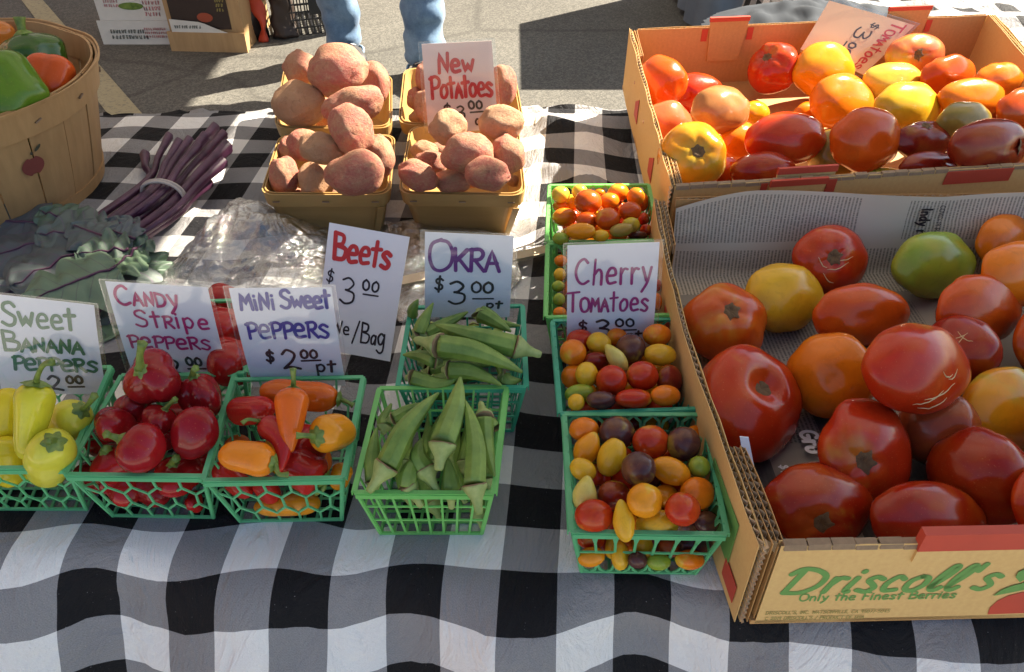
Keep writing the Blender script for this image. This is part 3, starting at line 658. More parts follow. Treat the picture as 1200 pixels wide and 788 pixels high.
def build_box(name, label, FL, FR, BR, BL, h, tabs_back=(), left_layers=3, lo=0, bow=0):
    root = thing(name, label, 'box', (FL+BR)/2); up, xi, yi = cbox(root, FL, FR, BR, BL, h, 0)
    t = .0042
    # left and right walls carry several layers, front and back walls stand between them
    lw = cwall(root, FL+yi*.002-xi*lo, BL-yi*.002-xi*lo, up*h, xi, 1, 'left_wall', M['card'], wear=.035, bow=bow, t=.0046)
    for s0_, s1_, hh_, ly in ((.004, .20, .985, 3), (.80, .996, .97, 2)):     # doubled corner pads
        b0 = lambda s: -xi*(bow*math.sin(math.pi*s)); A_, B_2 = FL+(BL-FL)*s0_-xi*(lo-.0058)+b0(s0_), FL+(BL-FL)*s1_-xi*(lo-.0058)+b0(s1_)
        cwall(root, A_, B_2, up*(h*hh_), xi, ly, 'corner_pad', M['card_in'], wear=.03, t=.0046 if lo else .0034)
    rw = cwall(root, BR-yi*.002, FR+yi*.002, up*h, -xi, left_layers, 'right_wall', M['card'], wear=.012)
    fw = cwall(root, FL+xi*(t*.9)+up*.001, FR-xi*(t*.9)+up*.001, up*(h*.985), yi, 1, 'front_wall', M['card'], wear=.008, t=.005)
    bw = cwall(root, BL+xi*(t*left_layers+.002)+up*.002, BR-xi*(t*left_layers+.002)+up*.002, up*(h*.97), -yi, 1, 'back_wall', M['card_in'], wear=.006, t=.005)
    # rolled-over worn crease along the front rim
    cr = MB(); L = FR-FL; n = 34; rd = random.Random(5)
    for i in range(n):
        a, b_ = FL+L*(i/n)+xi*.006, FL+L*((i+rd.uniform(.90,.97))/n)+xi*.006
        if (b_-FL).length > L.length-.012: break
        z = h*.985+rd.uniform(-.0006,.0012); cr.hexa([a-yi*.0012+up*(z-.004), b_-yi*.0012+up*(z-.004), b_+yi*.0075+up*(z-.004), a+yi*.0075+up*(z-.004), a+yi*.0003+up*(z+.0008), b_+yi*.0003+up*(z+.0008), b_+yi*.0062+up*(z+.0008), a+yi*.0062+up*(z+.0008)])
    cr.build('creased_rim', M['crease'], root, kind='stuff')
    # the vertical cut edge at the front left corner shows its flutes
    f = MB(); f.add(*flutes(FL-yi*.0006-xi*(lo*.6)+up*.002, up*h*.97, yi*.008, xi, h/.0068, .0018)); f.build('cut_edge', M['flute'], root)
    return root, up, xi, yi, lw, fw, bw
# lower box (front)
LFL, LFR = at(878,733,0)+Zv*.002, at(1200,725.5,0)+Zv*.002
xd = (LFR-LFL); xd.z = 0; xd.normalize(); yd = Vector((-xd.y, xd.x, 0)); yd = (yd + xd*.004).normalized()
BW, BD, BH = .60, .498, .104
FLc = LFL; FRc = LFL+xd*BW; BRc = FRc+yd*BD; BLc = FLc+yd*BD
lbx, up, xi, yi, lw, fw, bw = build_box('cardboard_box', 'open berry carton in front with green lettering, lined with newspaper and filled with big tomatoes', FLc, FRc, BRc, BLc, BH, lo=.012, bow=.010)
LB = dict(FL=FLc, up=up, xi=xi, yi=yi, root=lbx, fw=fw, lw=lw)
# raised red-topped flap on the front wall
def fp(px, py): return atY(px, py, (FLc.y-.0012)) 
a = fp(1081, 640); fh = BH
flx = (a-FLc).dot(xi)
def slabP(P, xi, yi, up, w, d, h, name, mat, root): 
    b = MB(); q = [P, P+xi*w, P+xi*w+yi*d, P+yi*d]; b.hexa(q+[p+up*h for p in q]); return b.build(name, mat, root)
tb = slabP(FLc+xi*flx+up*(BH*.80)-yi*.0022, xi, yi, up, BW-flx-.08, .0065, BH*.20+.012, 'raised_flap', M['card'], lbx)
slabP(FLc+xi*(flx-.0006)+up*(BH-.0065)-yi*.0030, xi, yi, up, BW-flx-.0788, .0079, .0193, 'red_edge', M['card_red'], tb)
# coloured print on the outer left wall
pl = [BLc, FLc]
def lq(s0, s1, h0, h1, mat, nm):
    P0, P1 = FLc+yi*s0-xi*(.0125+.010*math.sin(math.pi*s0/BD)), FLc+yi*s1-xi*(.0125+.010*math.sin(math.pi*s1/BD)); quadface([P1+up*h0, P0+up*h0, P0+up*h1, P1+up*h1], mat, nm, lw, off=.0004)
lq(.035,.105,.03,.082,M['ink_green'],'green_print_panel'); lq(.012,.040,.012,.034,M['card_red'],'red_print_mark'); lq(.30,.33,.02,.07,M['card_red'],'red_print_mark')
# upper box, propped up at its back
UFL = Vector((at(783,229,.10).x+.004, at(783,229,.10).y+.018, .002)); ang = R(7.0)
ux = Vector((math.cos(ang), math.sin(ang), 0)); UBL = at(733,31,.140); UFR = UFL+ux*.60
UBLb = Vector((UBL.x+.004, UBL.y, .036)); UBRt = at(1163,12,.142); UBRb = Vector((UBRt.x, UBRt.y, .036))
ubx, uup, uxi, uyi, ulw, ufw, ubw = build_box('cardboard_box', 'open carton behind, tilted forward and heaped with sunlit orange tomatoes', UFL, UFR, UBRb, UBLb, .104)
UBt = dict(FL=UFL, up=uup, xi=uxi, yi=uyi)
yb = (UBRb-UBLb).normalized(); inn = Vector((yb.y, -yb.x, 0))
def backtab(x0, x1, lower, h0, h1, red=True):
    # trapezoid flap standing in the back wall, red upper edge
    P = UBLb + yb*x0 + inn*.0065; Q = UBLb + yb*x1 + inn*.0065; b = MB(); ins = .006
    A = [P+yb*ins+uup*h0, Q-yb*ins+uup*h0, Q+uup*h1, P+uup*h1]; b.hexa([p+inn*.004 for p in A]+A[0:0]+[p for p in A]) if False else b.hexa([A[0]+inn*.004, A[1]+inn*.004, A[1], A[0], A[3]+inn*.004, A[2]+inn*.004, A[2], A[3]])
    o = b.build('back_flap', M['card_in'], ubx)
    b = MB(); A = [P+uup*(h1-.006)-yb*.0006, Q+uup*(h1-.006)+yb*.0006]; b.hexa([A[0]+inn*.0046, A[1]+inn*.0046, A[1]-inn*.0006, A[0]-inn*.0006, A[0]+inn*.0046+uup*.0068, A[1]+inn*.0046+uup*.0068, A[1]-inn*.0006+uup*.0068, A[0]-inn*.0006+uup*.0068]); b.build('red_edge', M['card_red'], o)
    for xx, s in ((x0-.010, 1), (x1+.002, 1)):
        p = UBLb+yb*xx+inn*.0058+uup*(.104*.97-.022); quadface([p, p+yb*.010, p+yb*.010+uup*.0205, p+uup*.0205], M['card_red'], 'red_print_mark', o, off=.0005)
def bx(px): # distance along the back wall seen at px
    P = atY(px, 30, (UBLb.y+UBRb.y)/2); return (P-UBLb).dot(yb)
backtab(bx(822), bx(868), 0, .045, .118); backtab(bx(1035), bx(1087), 0, .045, .124)
# front wall of the upper box: inner flaps with red tops
fi = (UFR-UFL).normalized(); fn = Vector((fi.y, -fi.x, 0))
def fx(px): P = atY(px, 225, UFL.y+.02); return max(0, (P-UFL).dot(fi))
for x0, x1, hh, off, dz in ((fx(894), fx(963), .034, .0016, .001), (fx(906), fx(978), .05, -.0125, .010)):
    P = UFL+fi*x0+fn*off+uup*(.104-hh+dz); Q = UFL+fi*x1+fn*off+uup*(.104-hh+dz)
    b = MB(); b.hexa([P+fn*.003, Q+fn*.003-fi*.006, Q-fi*.006, P, P+fn*.003+uup*hh, Q+fn*.003+uup*hh, Q+uup*hh, P+uup*hh]); o = b.build('front_flap', M['card'], ubx)
    b = MB(); P2 = P+uup*(hh-.008); Q2 = Q+uup*(hh-.008); b.hexa([P2+fn*.0036-fi*.0004, Q2+fn*.0036+fi*.0004, Q2-fn*.0006+fi*.0004, P2-fn*.0006-fi*.0004, P2+fn*.0036+uup*.0088, Q2+fn*.0036+uup*.0088, Q2-fn*.0006+uup*.0088, P2-fn*.0006+uup*.0088]); b.build('red_edge', M['card_red'], o)
for x0, x1, d in ((fx(884), fx(892), 0), (fx(964), fx(976), 0), (fx(1112), fx(1200)-.004, 0)):
    p = UFL+fi*x0+uup*.082; q = UFL+fi*x1+uup*.082; quadface([p, q, q+uup*.019, p+uup*.019], M['card_red'], 'red_print_mark', ufw, off=.0006)
for s in (.30, .62):
    p = UFL+uyi*(s*.5)+uup*.03; q = p-uyi*.03; quadface([p, q, q+uup*.04, p+uup*.022], M['card_red'], 'red_print_mark', ulw, off=.0005)
# a wooden block props the back of the upper box
b = MB(); pc_ = (UBLb+UBRb)/2-Vector((0,.06,0)); b.box((pc_.x, pc_.y, .0155), .40, .05, .028, ang); b.build('prop_block', M['crate_wood'], label='wooden block propping up the back of the upper tomato carton', cat='block')

# newspaper lining of the lower box
def newspaper(root_label, poly, name, mat, seed):
    V, UV = [], []; n, m = poly
def lining():
    V = []; UV = []; nu, nv = 44, 34; W = BW-.03; prof = []
    for j in range(nv):
        s = j/(nv-1)
        if s < .30:                                        # up against the back wall
            k = s/.30; y = BD-.012-.016*k; z = BH*(1.07-k*1.0)
        else:
            k = (s-.30)/.70; y = BD-.028-k*(BD-.05); z = .008+.0*k
        prof.append((y, z))
    for j, (y, z) in enumerate(prof):
        s = j/(nv-1)
        for i in range(nu):
            x = .014+W*i/(nu-1); nn = mnoise.noise(Vector((x*9, s*6, 2))); top = 0
            if j < 4: top = -.018*max(0, 1-i/7)**1.5 + .006*math.sin(x*14)
            P = FLc+xi*x+yi*(y+.004*nn)+up*(z+top*(1 if j < 4 else 0)+.003*abs(nn)); V.append(P); UV.append((x*1.0, s*.62))
    F = [(j*nu+i, (j+1)*nu+i, (j+1)*nu+i+1, j*nu+i+1) for j in range(nv-1) for i in range(nu-1)]
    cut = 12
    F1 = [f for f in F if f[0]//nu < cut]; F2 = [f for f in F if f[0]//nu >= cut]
    return V, F1, F2, UV
V, F1, F2, UV = lining()
npp = thing('newspaper', 'newspaper sheets lining the front carton under the big tomatoes', 'newspaper', FLc+xi*.3+yi*.25+up*.006)
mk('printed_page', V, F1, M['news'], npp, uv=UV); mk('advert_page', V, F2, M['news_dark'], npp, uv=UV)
# torn scrap sticking up at the left wall
P = at(872, 545, .07); b = MB()
b.hexa([P, P+Vector((.009,.001,-.003)), P+Vector((.0095,.002,-.003)), P+Vector((0,.001,0)), P+Vector((-.005,.012,.022)), P+Vector((.003,.013,.020)), P+Vector((.003,.0138,.020)), P+Vector((-.005,.0128,.022))])
b.build('torn_scrap', M['paper'], npp)

# ================================================================== LETTERING (pen strokes)
G = {
'A':("!0,0 .28,.95 .58,0;!.1,.36 .5,.38",.62),'B':("!.06,0 .06,1;.06,1 .45,.92 .42,.62 .08,.54;.08,.54 .58,.42 .5,.05 .06,0",.6),
'C':(".58,.85 .4,1 .15,.85 .02,.5 .12,.15 .35,0 .62,.12",.66),'D':("!.06,0 .06,1;.06,1 .5,.85 .62,.5 .45,.12 .06,0",.68),
'E':("!.5,1 .06,.98 .06,0 .52,.02;!.06,.5 .42,.52",.56),'G':(".58,.85 .4,1 .12,.85 .02,.45 .15,.1 .4,0 .6,.15;!.6,.12 .6,.42 .35,.42",.66),
'K':("!.06,0 .06,1;!.55,.95 .1,.45;!.2,.55 .6,0",.6),'M':("!0,0 .1,1 .32,.35 .55,1 .66,0",.7),'N':("!.04,0 .06,1 .5,.02 .52,1",.58),
'O':(".35,1 .08,.85 .02,.45 .15,.08 .4,0 .65,.2 .7,.6 .55,.92 .3,.98",.74),'P':("!.08,0 .1,1;-.02,.92 .35,1.02 .6,.85 .5,.55 .12,.46",.58),
'R':("!.06,0 .08,1;.0,.96 .4,1.0 .55,.8 .42,.56 .1,.5;!.22,.5 .6,0",.62),'S':(".55,.85 .38,1 .12,.92 .08,.7 .3,.53 .52,.38 .48,.1 .25,0 .0,.12",.6),
'T':("!-.02,.94 .66,1;!.3,.97 .28,0",.6),'Y':("!.02,1 .28,.5;!.56,1 .16,0",.56),'r':(".05,.62 .07,0;.07,.4 .2,.6 .36,.58",.38),
'a':(".44,.55 .22,.64 .04,.4 .1,.05 .3,.05 .44,.4;!.44,.62 .46,0",.52),'c':(".42,.52 .22,.62 .04,.35 .12,.03 .4,.06",.46),
'd':(".44,.5 .22,.6 .04,.35 .12,.03 .3,.05 .44,.3;!.46,1 .46,0",.54),'e':(".06,.32 .42,.36 .36,.6 .15,.6 .03,.32 .14,.02 .46,.06",.5),
'g':(".44,.5 .22,.62 .04,.4 .14,.1 .32,.12 .44,.4;.44,.6 .44,-.2 .22,-.36 .02,-.24",.52),'h':("!.06,1 .06,0;.06,.4 .25,.6 .4,.45 .42,0",.5),
'i':("!.08,.62 .08,0;!.08,.84 .09,.87",.2),'k':("!.06,1 .06,0;!.4,.6 .08,.28;!.16,.36 .42,0",.46),'l':("!.08,1 .08,0",.2),
'm':("!.05,.6 .05,0;.05,.42 .2,.6 .3,.4 .3,0;.3,.42 .45,.6 .56,.4 .57,0",.64),'n':("!.05,.6 .05,0;.05,.4 .25,.62 .4,.45 .42,0",.5),
'o':(".22,.6 .05,.4 .08,.08 .28,.02 .44,.25 .38,.55 .2,.6",.5),'p':("!.06,.6 .05,-.35;.06,.5 .3,.64 .46,.35 .3,.02 .07,.1",.52),
's':(".4,.52 .22,.62 .06,.48 .22,.33 .38,.18 .26,0 .02,.07",.44),'t':("!.2,.95 .18,0;!0,.64 .42,.68",.4),'u':(".05,.6 .06,.12 .22,.0 .4,.2;!.42,.6 .42,0",.5),
'w':("!0,.6 .14,.03 .28,.45 .42,.03 .58,.62",.62),'y':("!.04,.62 .24,.1;.44,.62 .3,.05 .05,-.35",.46),'v':("!0,.6 .2,0 .42,.62",.44),
'z':("!.02,.6 .4,.6 .02,0 .44,.02",.46),'f':(".4,.95 .22,.98 .14,.7 .13,0;!0,.6 .34,.6",.36),
'0':(".24,1 .04,.7 .06,.2 .26,0 .46,.25 .44,.75 .24,1",.54),'1':("!.1,.8 .2,1 .2,0",.3),'2':(".04,.78 .22,1 .46,.8 .36,.45 .02,.04;.02,.04 .25,.1 .58,0",.6),
'3':(".06,.9 .28,1 .46,.8 .3,.56 .18,.52;.18,.52 .48,.42 .46,.1 .2,-.02 .0,.1",.54),'4':("!.35,0 .35,1 .02,.35 .5,.35",.54),'5':("!.45,1 .1,1 .08,.55;.08,.55 .42,.55 .42,.1 .04,.03",.5),
'7':("!.04,1 .46,1 .16,0",.48),'9':(".42,.7 .22,.98 .06,.7 .2,.45 .42,.7;!.42,.85 .36,0",.5),
'$':(".5,.78 .3,.92 .08,.8 .12,.58 .42,.42 .44,.18 .2,.06 .0,.2;!.3,1.08 .22,-.1",.56),'/':("!.0,-.1 .36,1.05",.42),'_':("!0,0 .5,.02",.5),
'V':("!0,1 .28,0 .56,1",.58),'I':("!.08,1 .08,0",.2),'L':("!.06,1 .06,0 .48,0",.5),'W':("!0,1 .18,0 .36,.8 .54,0 .72,1",.74),'U':(".04,1 .06,.25 .28,0 .5,.25 .52,1",.58),'F':("!.5,1 .06,1 .06,0;!.06,.5 .4,.5",.52),
'-':("!.0,.4 .3,.4",.36),',':("!.08,.05 .02,-.15",.18),'.':("!.06,.02 .07,.05",.18),"'":("!.12,1.05 .06,.78",.2),' ':("",.34),
}
def stroke_pts(ch):
    out = []
    for st in G[ch][0].split(';'):
        if not st: continue
        sm = not st.startswith('!'); p = [tuple(map(float, q.split(','))) for q in st.lstrip('!').split()]
        if sm and len(p) > 2: p = [(v.x, v.y) for v in catmull([Vector((a, b, 0)) for a, b in p], 4*(len(p)-1))]
        elif len(p) > 1:
            q = [p[0]]
            for a, b in zip(p, p[1:]): q += [(a[0]+(b[0]-a[0])*k/3, a[1]+(b[1]-a[1])*k/3) for k in (1, 2, 3)]
            p = q
        out.append(p)
    return out
def write(text, mapf, nrm, x, y, h, w, mat, name, parent, slant=0, gap=.12, jit=.02, seed=0, wide=1.0, smallcap=None, bold_var=.12, lift=.0004):
    """pen strokes laid on a surface; mapf(a, b) -> place on it, a and b in metres"""
    rd = random.Random(seed or hash(len(text))*7+5); V = []; F = []; k = 0; nrm = Vector(nrm).normalized()
    for ch in text:
        sc = h; c = ch
        if smallcap and ch in smallcap: sc = h*.72
        dy = rd.uniform(-jit, jit)*h; rot = rd.uniform(-jit, jit)*2
        if c in G:
            for p in stroke_pts(c):
                p = [(x+sc*wide*(a+(slant+rot)*b), y+dy+sc*b) for a, b in p]
                # ribbon with round ends
                o = nrm*(lift+k*.000012); k += 1; n = len(p); L = []; Rr = []
                def nor(i):
                    a, b = p[max(i-1, 0)], p[min(i+1, n-1)]; dx, dy_ = b[0]-a[0], b[1]-a[1]; l = math.hypot(dx, dy_) or 1; return -dy_/l, dx/l
                w0 = w*(1+rd.uniform(-bold_var, bold_var)); rows = []
                nx, ny = nor(0); tx, ty = -ny, nx
                for e in (.9, .5): rows.append((p[0][0]+tx*w0/2*e, p[0][1]+ty*w0/2*e, nx, ny, math.sqrt(1-e*e)))
                for i in range(n): rows.append((*p[i], *nor(i), 1))
                nx, ny = nor(n-1); tx, ty = ny, -nx
                for e in (.5, .9): rows.append((p[-1][0]+tx*w0/2*e, p[-1][1]+ty*w0/2*e, nx, ny, math.sqrt(1-e*e)))
                b0 = len(V)
                for (a, b, nx, ny, q) in rows:
                    V.append(mapf(a+nx*w0/2*q, b+ny*w0/2*q)+o); V.append(mapf(a-nx*w0/2*q, b-ny*w0/2*q)+o)
                for i in range(len(rows)-1): F.append((b0+2*i, b0+2*i+1, b0+2*i+3, b0+2*i+2))
        x += (G.get(c, ('', .4))[1]+gap)*sc*wide
    if V: mk(name, V, F, mat, parent, smooth=False)
    return x
def sign(label, TL, TR, BR, BL, zb, words, lean=.02, sleeve=True, dots=()):
    """card whose lower edge is at height zb; corners as seen in the photograph"""
    bl, br = at(*BL, zb), at(*BR, zb); yy = (bl.y+br.y)/2; tl, tr = atY(*TL, bl.y+lean), atY(*TR, br.y+lean)
    return sign3(label, tl, tr, br, bl, words, sleeve, Wpx=None)
def sign3(label, tl, tr, br, bl, words, sleeve=True, Wpx=None, flip=False):
    paper = 'pink_bounce_paper' if 'pinkish' in label else ('warm_bounce_paper' if 'on its side' in label else 'paper')
    th = .0006; n = (tr-tl).cross(bl-tl).normalized()
    if n.dot(Vector((0,0,CAMH))-tl) < 0: n = -n
    root = thing('price_sign', label, 'sign', (bl+br)/2, None)
    b = MB(); nn = 8; 
    def surf(s, t, o=0):                                     # s right, t down, slightly bowed card
        return tl.lerp(tr, s).lerp(bl.lerp(br, s), t) + n*(.0018*math.sin(math.pi*t)+o)
    V = [surf(i/nn, j/nn, o) for o in (0, -th) for j in range(nn+1) for i in range(nn+1)]; m = (nn+1)**2
    F = [(j*(nn+1)+i, j*(nn+1)+i+1, (j+1)*(nn+1)+i+1, (j+1)*(nn+1)+i) for j in range(nn) for i in range(nn)]
    F += [tuple(m+q for q in f[::-1]) for f in F]
    rim = [i for i in range(nn+1)]+[j*(nn+1)+nn for j in range(1, nn+1)]+[nn*(nn+1)+i for i in range(nn-1, -1, -1)]+[j*(nn+1) for j in range(nn-1, 0, -1)]
    F += [(rim[k], rim[k]+m, rim[(k+1)%len(rim)]+m, rim[(k+1)%len(rim)]) for k in range(len(rim))]
    c = mk('card', V, F, M[paper], root, False)
    W = ((tr-tl).length+(br-bl).length)/2; H = ((bl-tl).length+(br-tr).length)/2
    mf = lambda a, b_: surf(a/W, 1-b_/H)
    for wd in words:
        t, x, y, h, w, mat = wd[:6]; kw = dict(wd[6]) if len(wd) > 6 else {}
        if 'x1' in kw:
            x1 = kw.pop('x1'); gp = kw.get('gap', .12); sc_ = kw.get('smallcap') or ''; nat = sum((G.get(c_, ('', .4))[1]+gp)*(.72 if c_ in sc_ else 1) for c_ in t)-gp
            kw['wide'] = max(.3, (x1-x)*W/(nat*h*H))
        # x in parts of the width; y = base line from the top, h = letter height, both in parts of the height
        write(t, mf, n, x*W, (1-y)*H, h*H, w*W, M[mat], 'lettering', c, seed=len(t)+int(x*100), **kw)
    if sleeve:
        e = .045
        def q(s, t): return surf(s, t, .0020+.0008*math.sin(s*5+t*3))
        V = [q(-e+(1+2*e)*i/nn, -.025+(1+.03)*j/nn) for j in range(nn+1) for i in range(nn+1)]
        mk('clear_sleeve', V, [(j*(nn+1)+i, j*(nn+1)+i+1, (j+1)*(nn+1)+i+1, (j+1)*(nn+1)+i) for j in range(nn) for i in range(nn)], M['sleeve'], root)
        b = MB(); b.bar(q(-e,-.026), q(1+e,-.026), n, .0009, .0009); b.bar(q(-e,-.02), q(-e,1), n, .0008, .0008); b.bar(q(1+e,-.02), q(1+e,1), n, .0008, .0008); b.build('sleeve_edge', M['sleeve'], root)
    return root
S7 = dict(smallcap="ANRYOEMB")
sign('white card lettered Cherry Tomatoes in magenta, standing among the cherry tomato pints', (665,288),(773,284),(764,408),(664,408), .05,
     [('Cherry', .09,.36,.23,.030,'wine_ink',dict(x1=.93,gap=.14,slant=.04)), ('TOMAtoes', .01,.62,.19,.030,'wine_ink',dict(x1=.92,gap=.12,smallcap="OMA")),
      ('$',.14,.83,.11,.026,'black_ink',{'x1':.24}), ('3',.32,.88,.17,.030,'black_ink',{'x1':.50}), ('00',.56,.775,.075,.026,'black_ink',{'x1':.78}), ('_',.56,.81,.2,.024,'black_ink',{'x1':.80}), ('pt',.70,.90,.08,.026,'black_ink',{'x1':.86})])
sign('white card lettered OKRA in purple marker, standing behind the rear okra pint', (498,272),(602,277),(597,372),(498,372), .065,
     [('OKRA',.04,.42,.35,.046,'purple_ink',dict(x1=.86,gap=.04,smallcap="KRA")), ('$',.12,.66,.16,.026,'black_ink',{'x1':.22}), ('3',.28,.82,.27,.030,'black_ink',{'x1':.48}), ('00',.54,.68,.13,.028,'black_ink',{'x1':.80,'gap':.05}), ('_',.56,.755,.2,.022,'black_ink',{'x1':.80}), ('pt',.72,.875,.09,.028,'black_ink',{'x1':.90})], lean=.015)
sign('white card lettered Mini Sweet Peppers in dark blue, behind the pint of mixed small peppers', (268,338),(388,337),(405,452),(297,454), .06,
     [('MiNi',.08,.20,.15,.034,'blue_ink',dict(x1=.42,gap=.10)), ('Sweet',.48,.19,.17,.036,'blue_ink',dict(x1=.97,gap=.06)), ('PePPeRs',.09,.48,.21,.034,'blue_ink',dict(x1=.92,gap=.08,smallcap="PR")),
      ('$',.22,.73,.12,.028,'black_ink',{'x1':.30}), ('2',.38,.80,.20,.032,'black_ink',{'x1':.56}), ('00',.58,.69,.085,.026,'black_ink',{'x1':.76}), ('_',.58,.72,.2,.022,'black_ink',{'x1':.78}), ('pt',.72,.84,.12,.028,'black_ink',{'x1':.92})], lean=.018)
sign('white card lettered Candy Stripe Peppers in magenta, behind the pint of dark red peppers', (123,330),(243,337),(270,447),(158,446), .055,
     [('CANDy',.06,.21,.18,.028,'magenta_ink',dict(x1=.68,gap=.10,smallcap="ANDE")), ('StRipe',.20,.42,.16,.026,'magenta_ink',dict(x1=.93,gap=.16,smallcap="R")), ('PePPeRs',.08,.64,.17,.027,'magenta_ink',dict(x1=.90,gap=.10,smallcap="PR")),
      ('00',.60,.82,.085,.026,'black_ink',{'x1':.76}), ('_',.60,.86,.2,.022,'black_ink',{'x1':.78}), ('2',.40,.92,.16,.03,'black_ink',{'x1':.54})], lean=.018)
sign('white card lettered Sweet Banana Peppers in green, behind the pint of yellow peppers', (-14,344),(110,358),(125,462),(2,462), .05,
     [('Sweet',.11,.28,.22,.036,'green_ink',dict(x1=.80,gap=.10)), ('BANANA',.09,.53,.19,.033,'green_ink',dict(x1=.85,gap=.06,smallcap="ANE")), ('PePPeRs',.16,.73,.19,.033,'green_ink',dict(x1=.96,gap=.06,smallcap="PR")),
      ('00',.64,.87,.085,.028,'black_ink',{'x1':.80}), ('_',.65,.91,.2,.024,'black_ink',{'x1':.80}), ('2',.46,.95,.16,.03,'black_ink',{'x1':.60})], lean=.02)
sign('pale bluish card lettered Beets in red, leaning back on the clear bags', (386,261),(480,278),(457,424),(371,408), .012,
     [('Beets',.10,.27,.20,.052,'red_ink',dict(x1=.82,gap=.08,slant=-.03)), ('$',.05,.46,.10,.020,'black_ink',{'x1':.14}), ('3',.25,.60,.20,.026,'black_ink',{'x1':.44}), ('00',.52,.47,.08,.026,'black_ink',{'x1':.73}), ('_',.54,.50,.2,.022,'black_ink',{'x1':.73}),
      ('We',.20,.85,.10,.024,'black_ink',{'x1':.42}), ('/Bag',.47,.89,.16,.024,'black_ink',{'x1':.90,'smallcap':"a"})], lean=.07, sleeve=False)
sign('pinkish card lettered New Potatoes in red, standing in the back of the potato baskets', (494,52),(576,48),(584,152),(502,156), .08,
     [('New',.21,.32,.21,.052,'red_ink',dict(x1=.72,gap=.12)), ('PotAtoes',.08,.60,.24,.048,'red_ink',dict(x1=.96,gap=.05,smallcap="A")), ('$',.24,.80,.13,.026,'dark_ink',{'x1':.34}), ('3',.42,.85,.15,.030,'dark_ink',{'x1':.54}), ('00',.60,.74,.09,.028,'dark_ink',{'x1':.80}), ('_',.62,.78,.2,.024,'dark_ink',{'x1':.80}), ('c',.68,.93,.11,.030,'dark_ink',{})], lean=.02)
# the turned card lying against the back wall of the upper box: its text runs down the right edge
tA, tB, tC, tD = at(972,1,.165), at(1075,30,.150), at(1022,86,.098), at(936,58,.098)
dY = (UBLb.y+UBRb.y)/2 - .012
tA = atY(972,1,dY-.005); tB = atY(1072,30,dY-.003); tC = atY(1012,88,dY-.055); tD = atY(938,58,dY-.05)
# text frame of the card: top edge of the writing = right edge of the card (tB -> tC)
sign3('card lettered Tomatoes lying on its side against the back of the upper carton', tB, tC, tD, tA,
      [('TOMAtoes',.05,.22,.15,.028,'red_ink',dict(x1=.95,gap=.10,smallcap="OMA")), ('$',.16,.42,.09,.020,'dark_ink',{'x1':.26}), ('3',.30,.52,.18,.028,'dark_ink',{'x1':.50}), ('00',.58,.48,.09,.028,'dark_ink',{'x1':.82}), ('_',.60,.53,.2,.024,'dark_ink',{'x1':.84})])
# ---- carton front lettering
def fl_map(a, b): return FLc + xi_*a + up_*b
xi_, up_ = LB['xi'], LB['up']; fnm = -LB['yi']
def fpos(px, py):
    P = atY(px, py, FLc.y); P.y = (FLc + xi_*((P.x-FLc.x)/xi_.x)).y; d = P-FLc; return d.dot(xi_), d.dot(up_)
s0, h0 = fpos(913, 696); s1, _ = fpos(1170, 694); _, h1 = fpos(1000, 668); hh = h1-h0
off = lambda: None
fw_ = LB['fw']
G2 = dict(G)
G['D'] = (".30,.92 .10,.02;.02,.80 .25,1.0 .62,.95 .95,.70 .90,.30 .55,.02 .10,.02",1.02)
G['r'] = (".12,.60 .02,.02;.09,.36 .24,.60 .42,.58",.42); G['i'] = (".14,.60 .02,.08 .12,.02;!.20,.84 .21,.87",.24); G['s'] = (".48,.52 .28,.62 .12,.48 .28,.32 .38,.16 .22,0 -.02,.08",.48)
G['c'] = (".44,.50 .26,.62 .06,.34 .10,.04 .40,.06",.46); G['o'] = (".30,.60 .08,.42 .06,.10 .26,.0 .48,.22 .48,.52 .30,.60",.54)
G['l'] = (".04,.14 .30,.62 .38,.96 .26,.98 .10,.55 .06,.1 .20,.0 .32,.12",.34)
xe = write("Driscoll's", fl_map, fnm, 0, 0, 1, .1, M['ink_green'], 'tmp', fw_, slant=.16)  # measure
bpy.data.objects.remove(bpy.data.objects['tmp'])
wide = (s1-s0)/(xe)/hh*1.0
write("Driscoll's", fl_map, fnm, s0, h0, hh, hh*.17, M['ink_green'], 'carton_logo', fw_, slant=.16, jit=0, bold_var=0, wide=wide, lift=.0004)
G.clear(); G.update(G2)
def sline(text, pa, pb, hpx, wr, mat, nm):
    a0, b0 = fpos(*pa); a1, _ = fpos(*pb); _, bt = fpos(pa[0], pa[1]-hpx); h = bt-b0
    x = sum((G.get(c, ('', .4))[1]+.12) for c in text); wd = (a1-a0)/(x*h)
    write(text, fl_map, fnm, a0, b0, h, h*wr, M[mat], nm, fw_, jit=0, bold_var=0, wide=wd, lift=.0003)
sline("Only the Finest Berries", (936,705.5), (1124,703), 8.2, .16, 'ink_green', 'tagline')
sline("DRISCOLL'S, INC. WATSONVILLE, CA 95077-5045", (897,720.5), (1044,719), 3.6, .14, 'ink_brown', 'small_print') 
sline("C 2019 DRISCOLL'S / PRODUCT OF USA", (896,727), (1014,725.5), 3.6, .14, 'ink_brown', 'small_print')
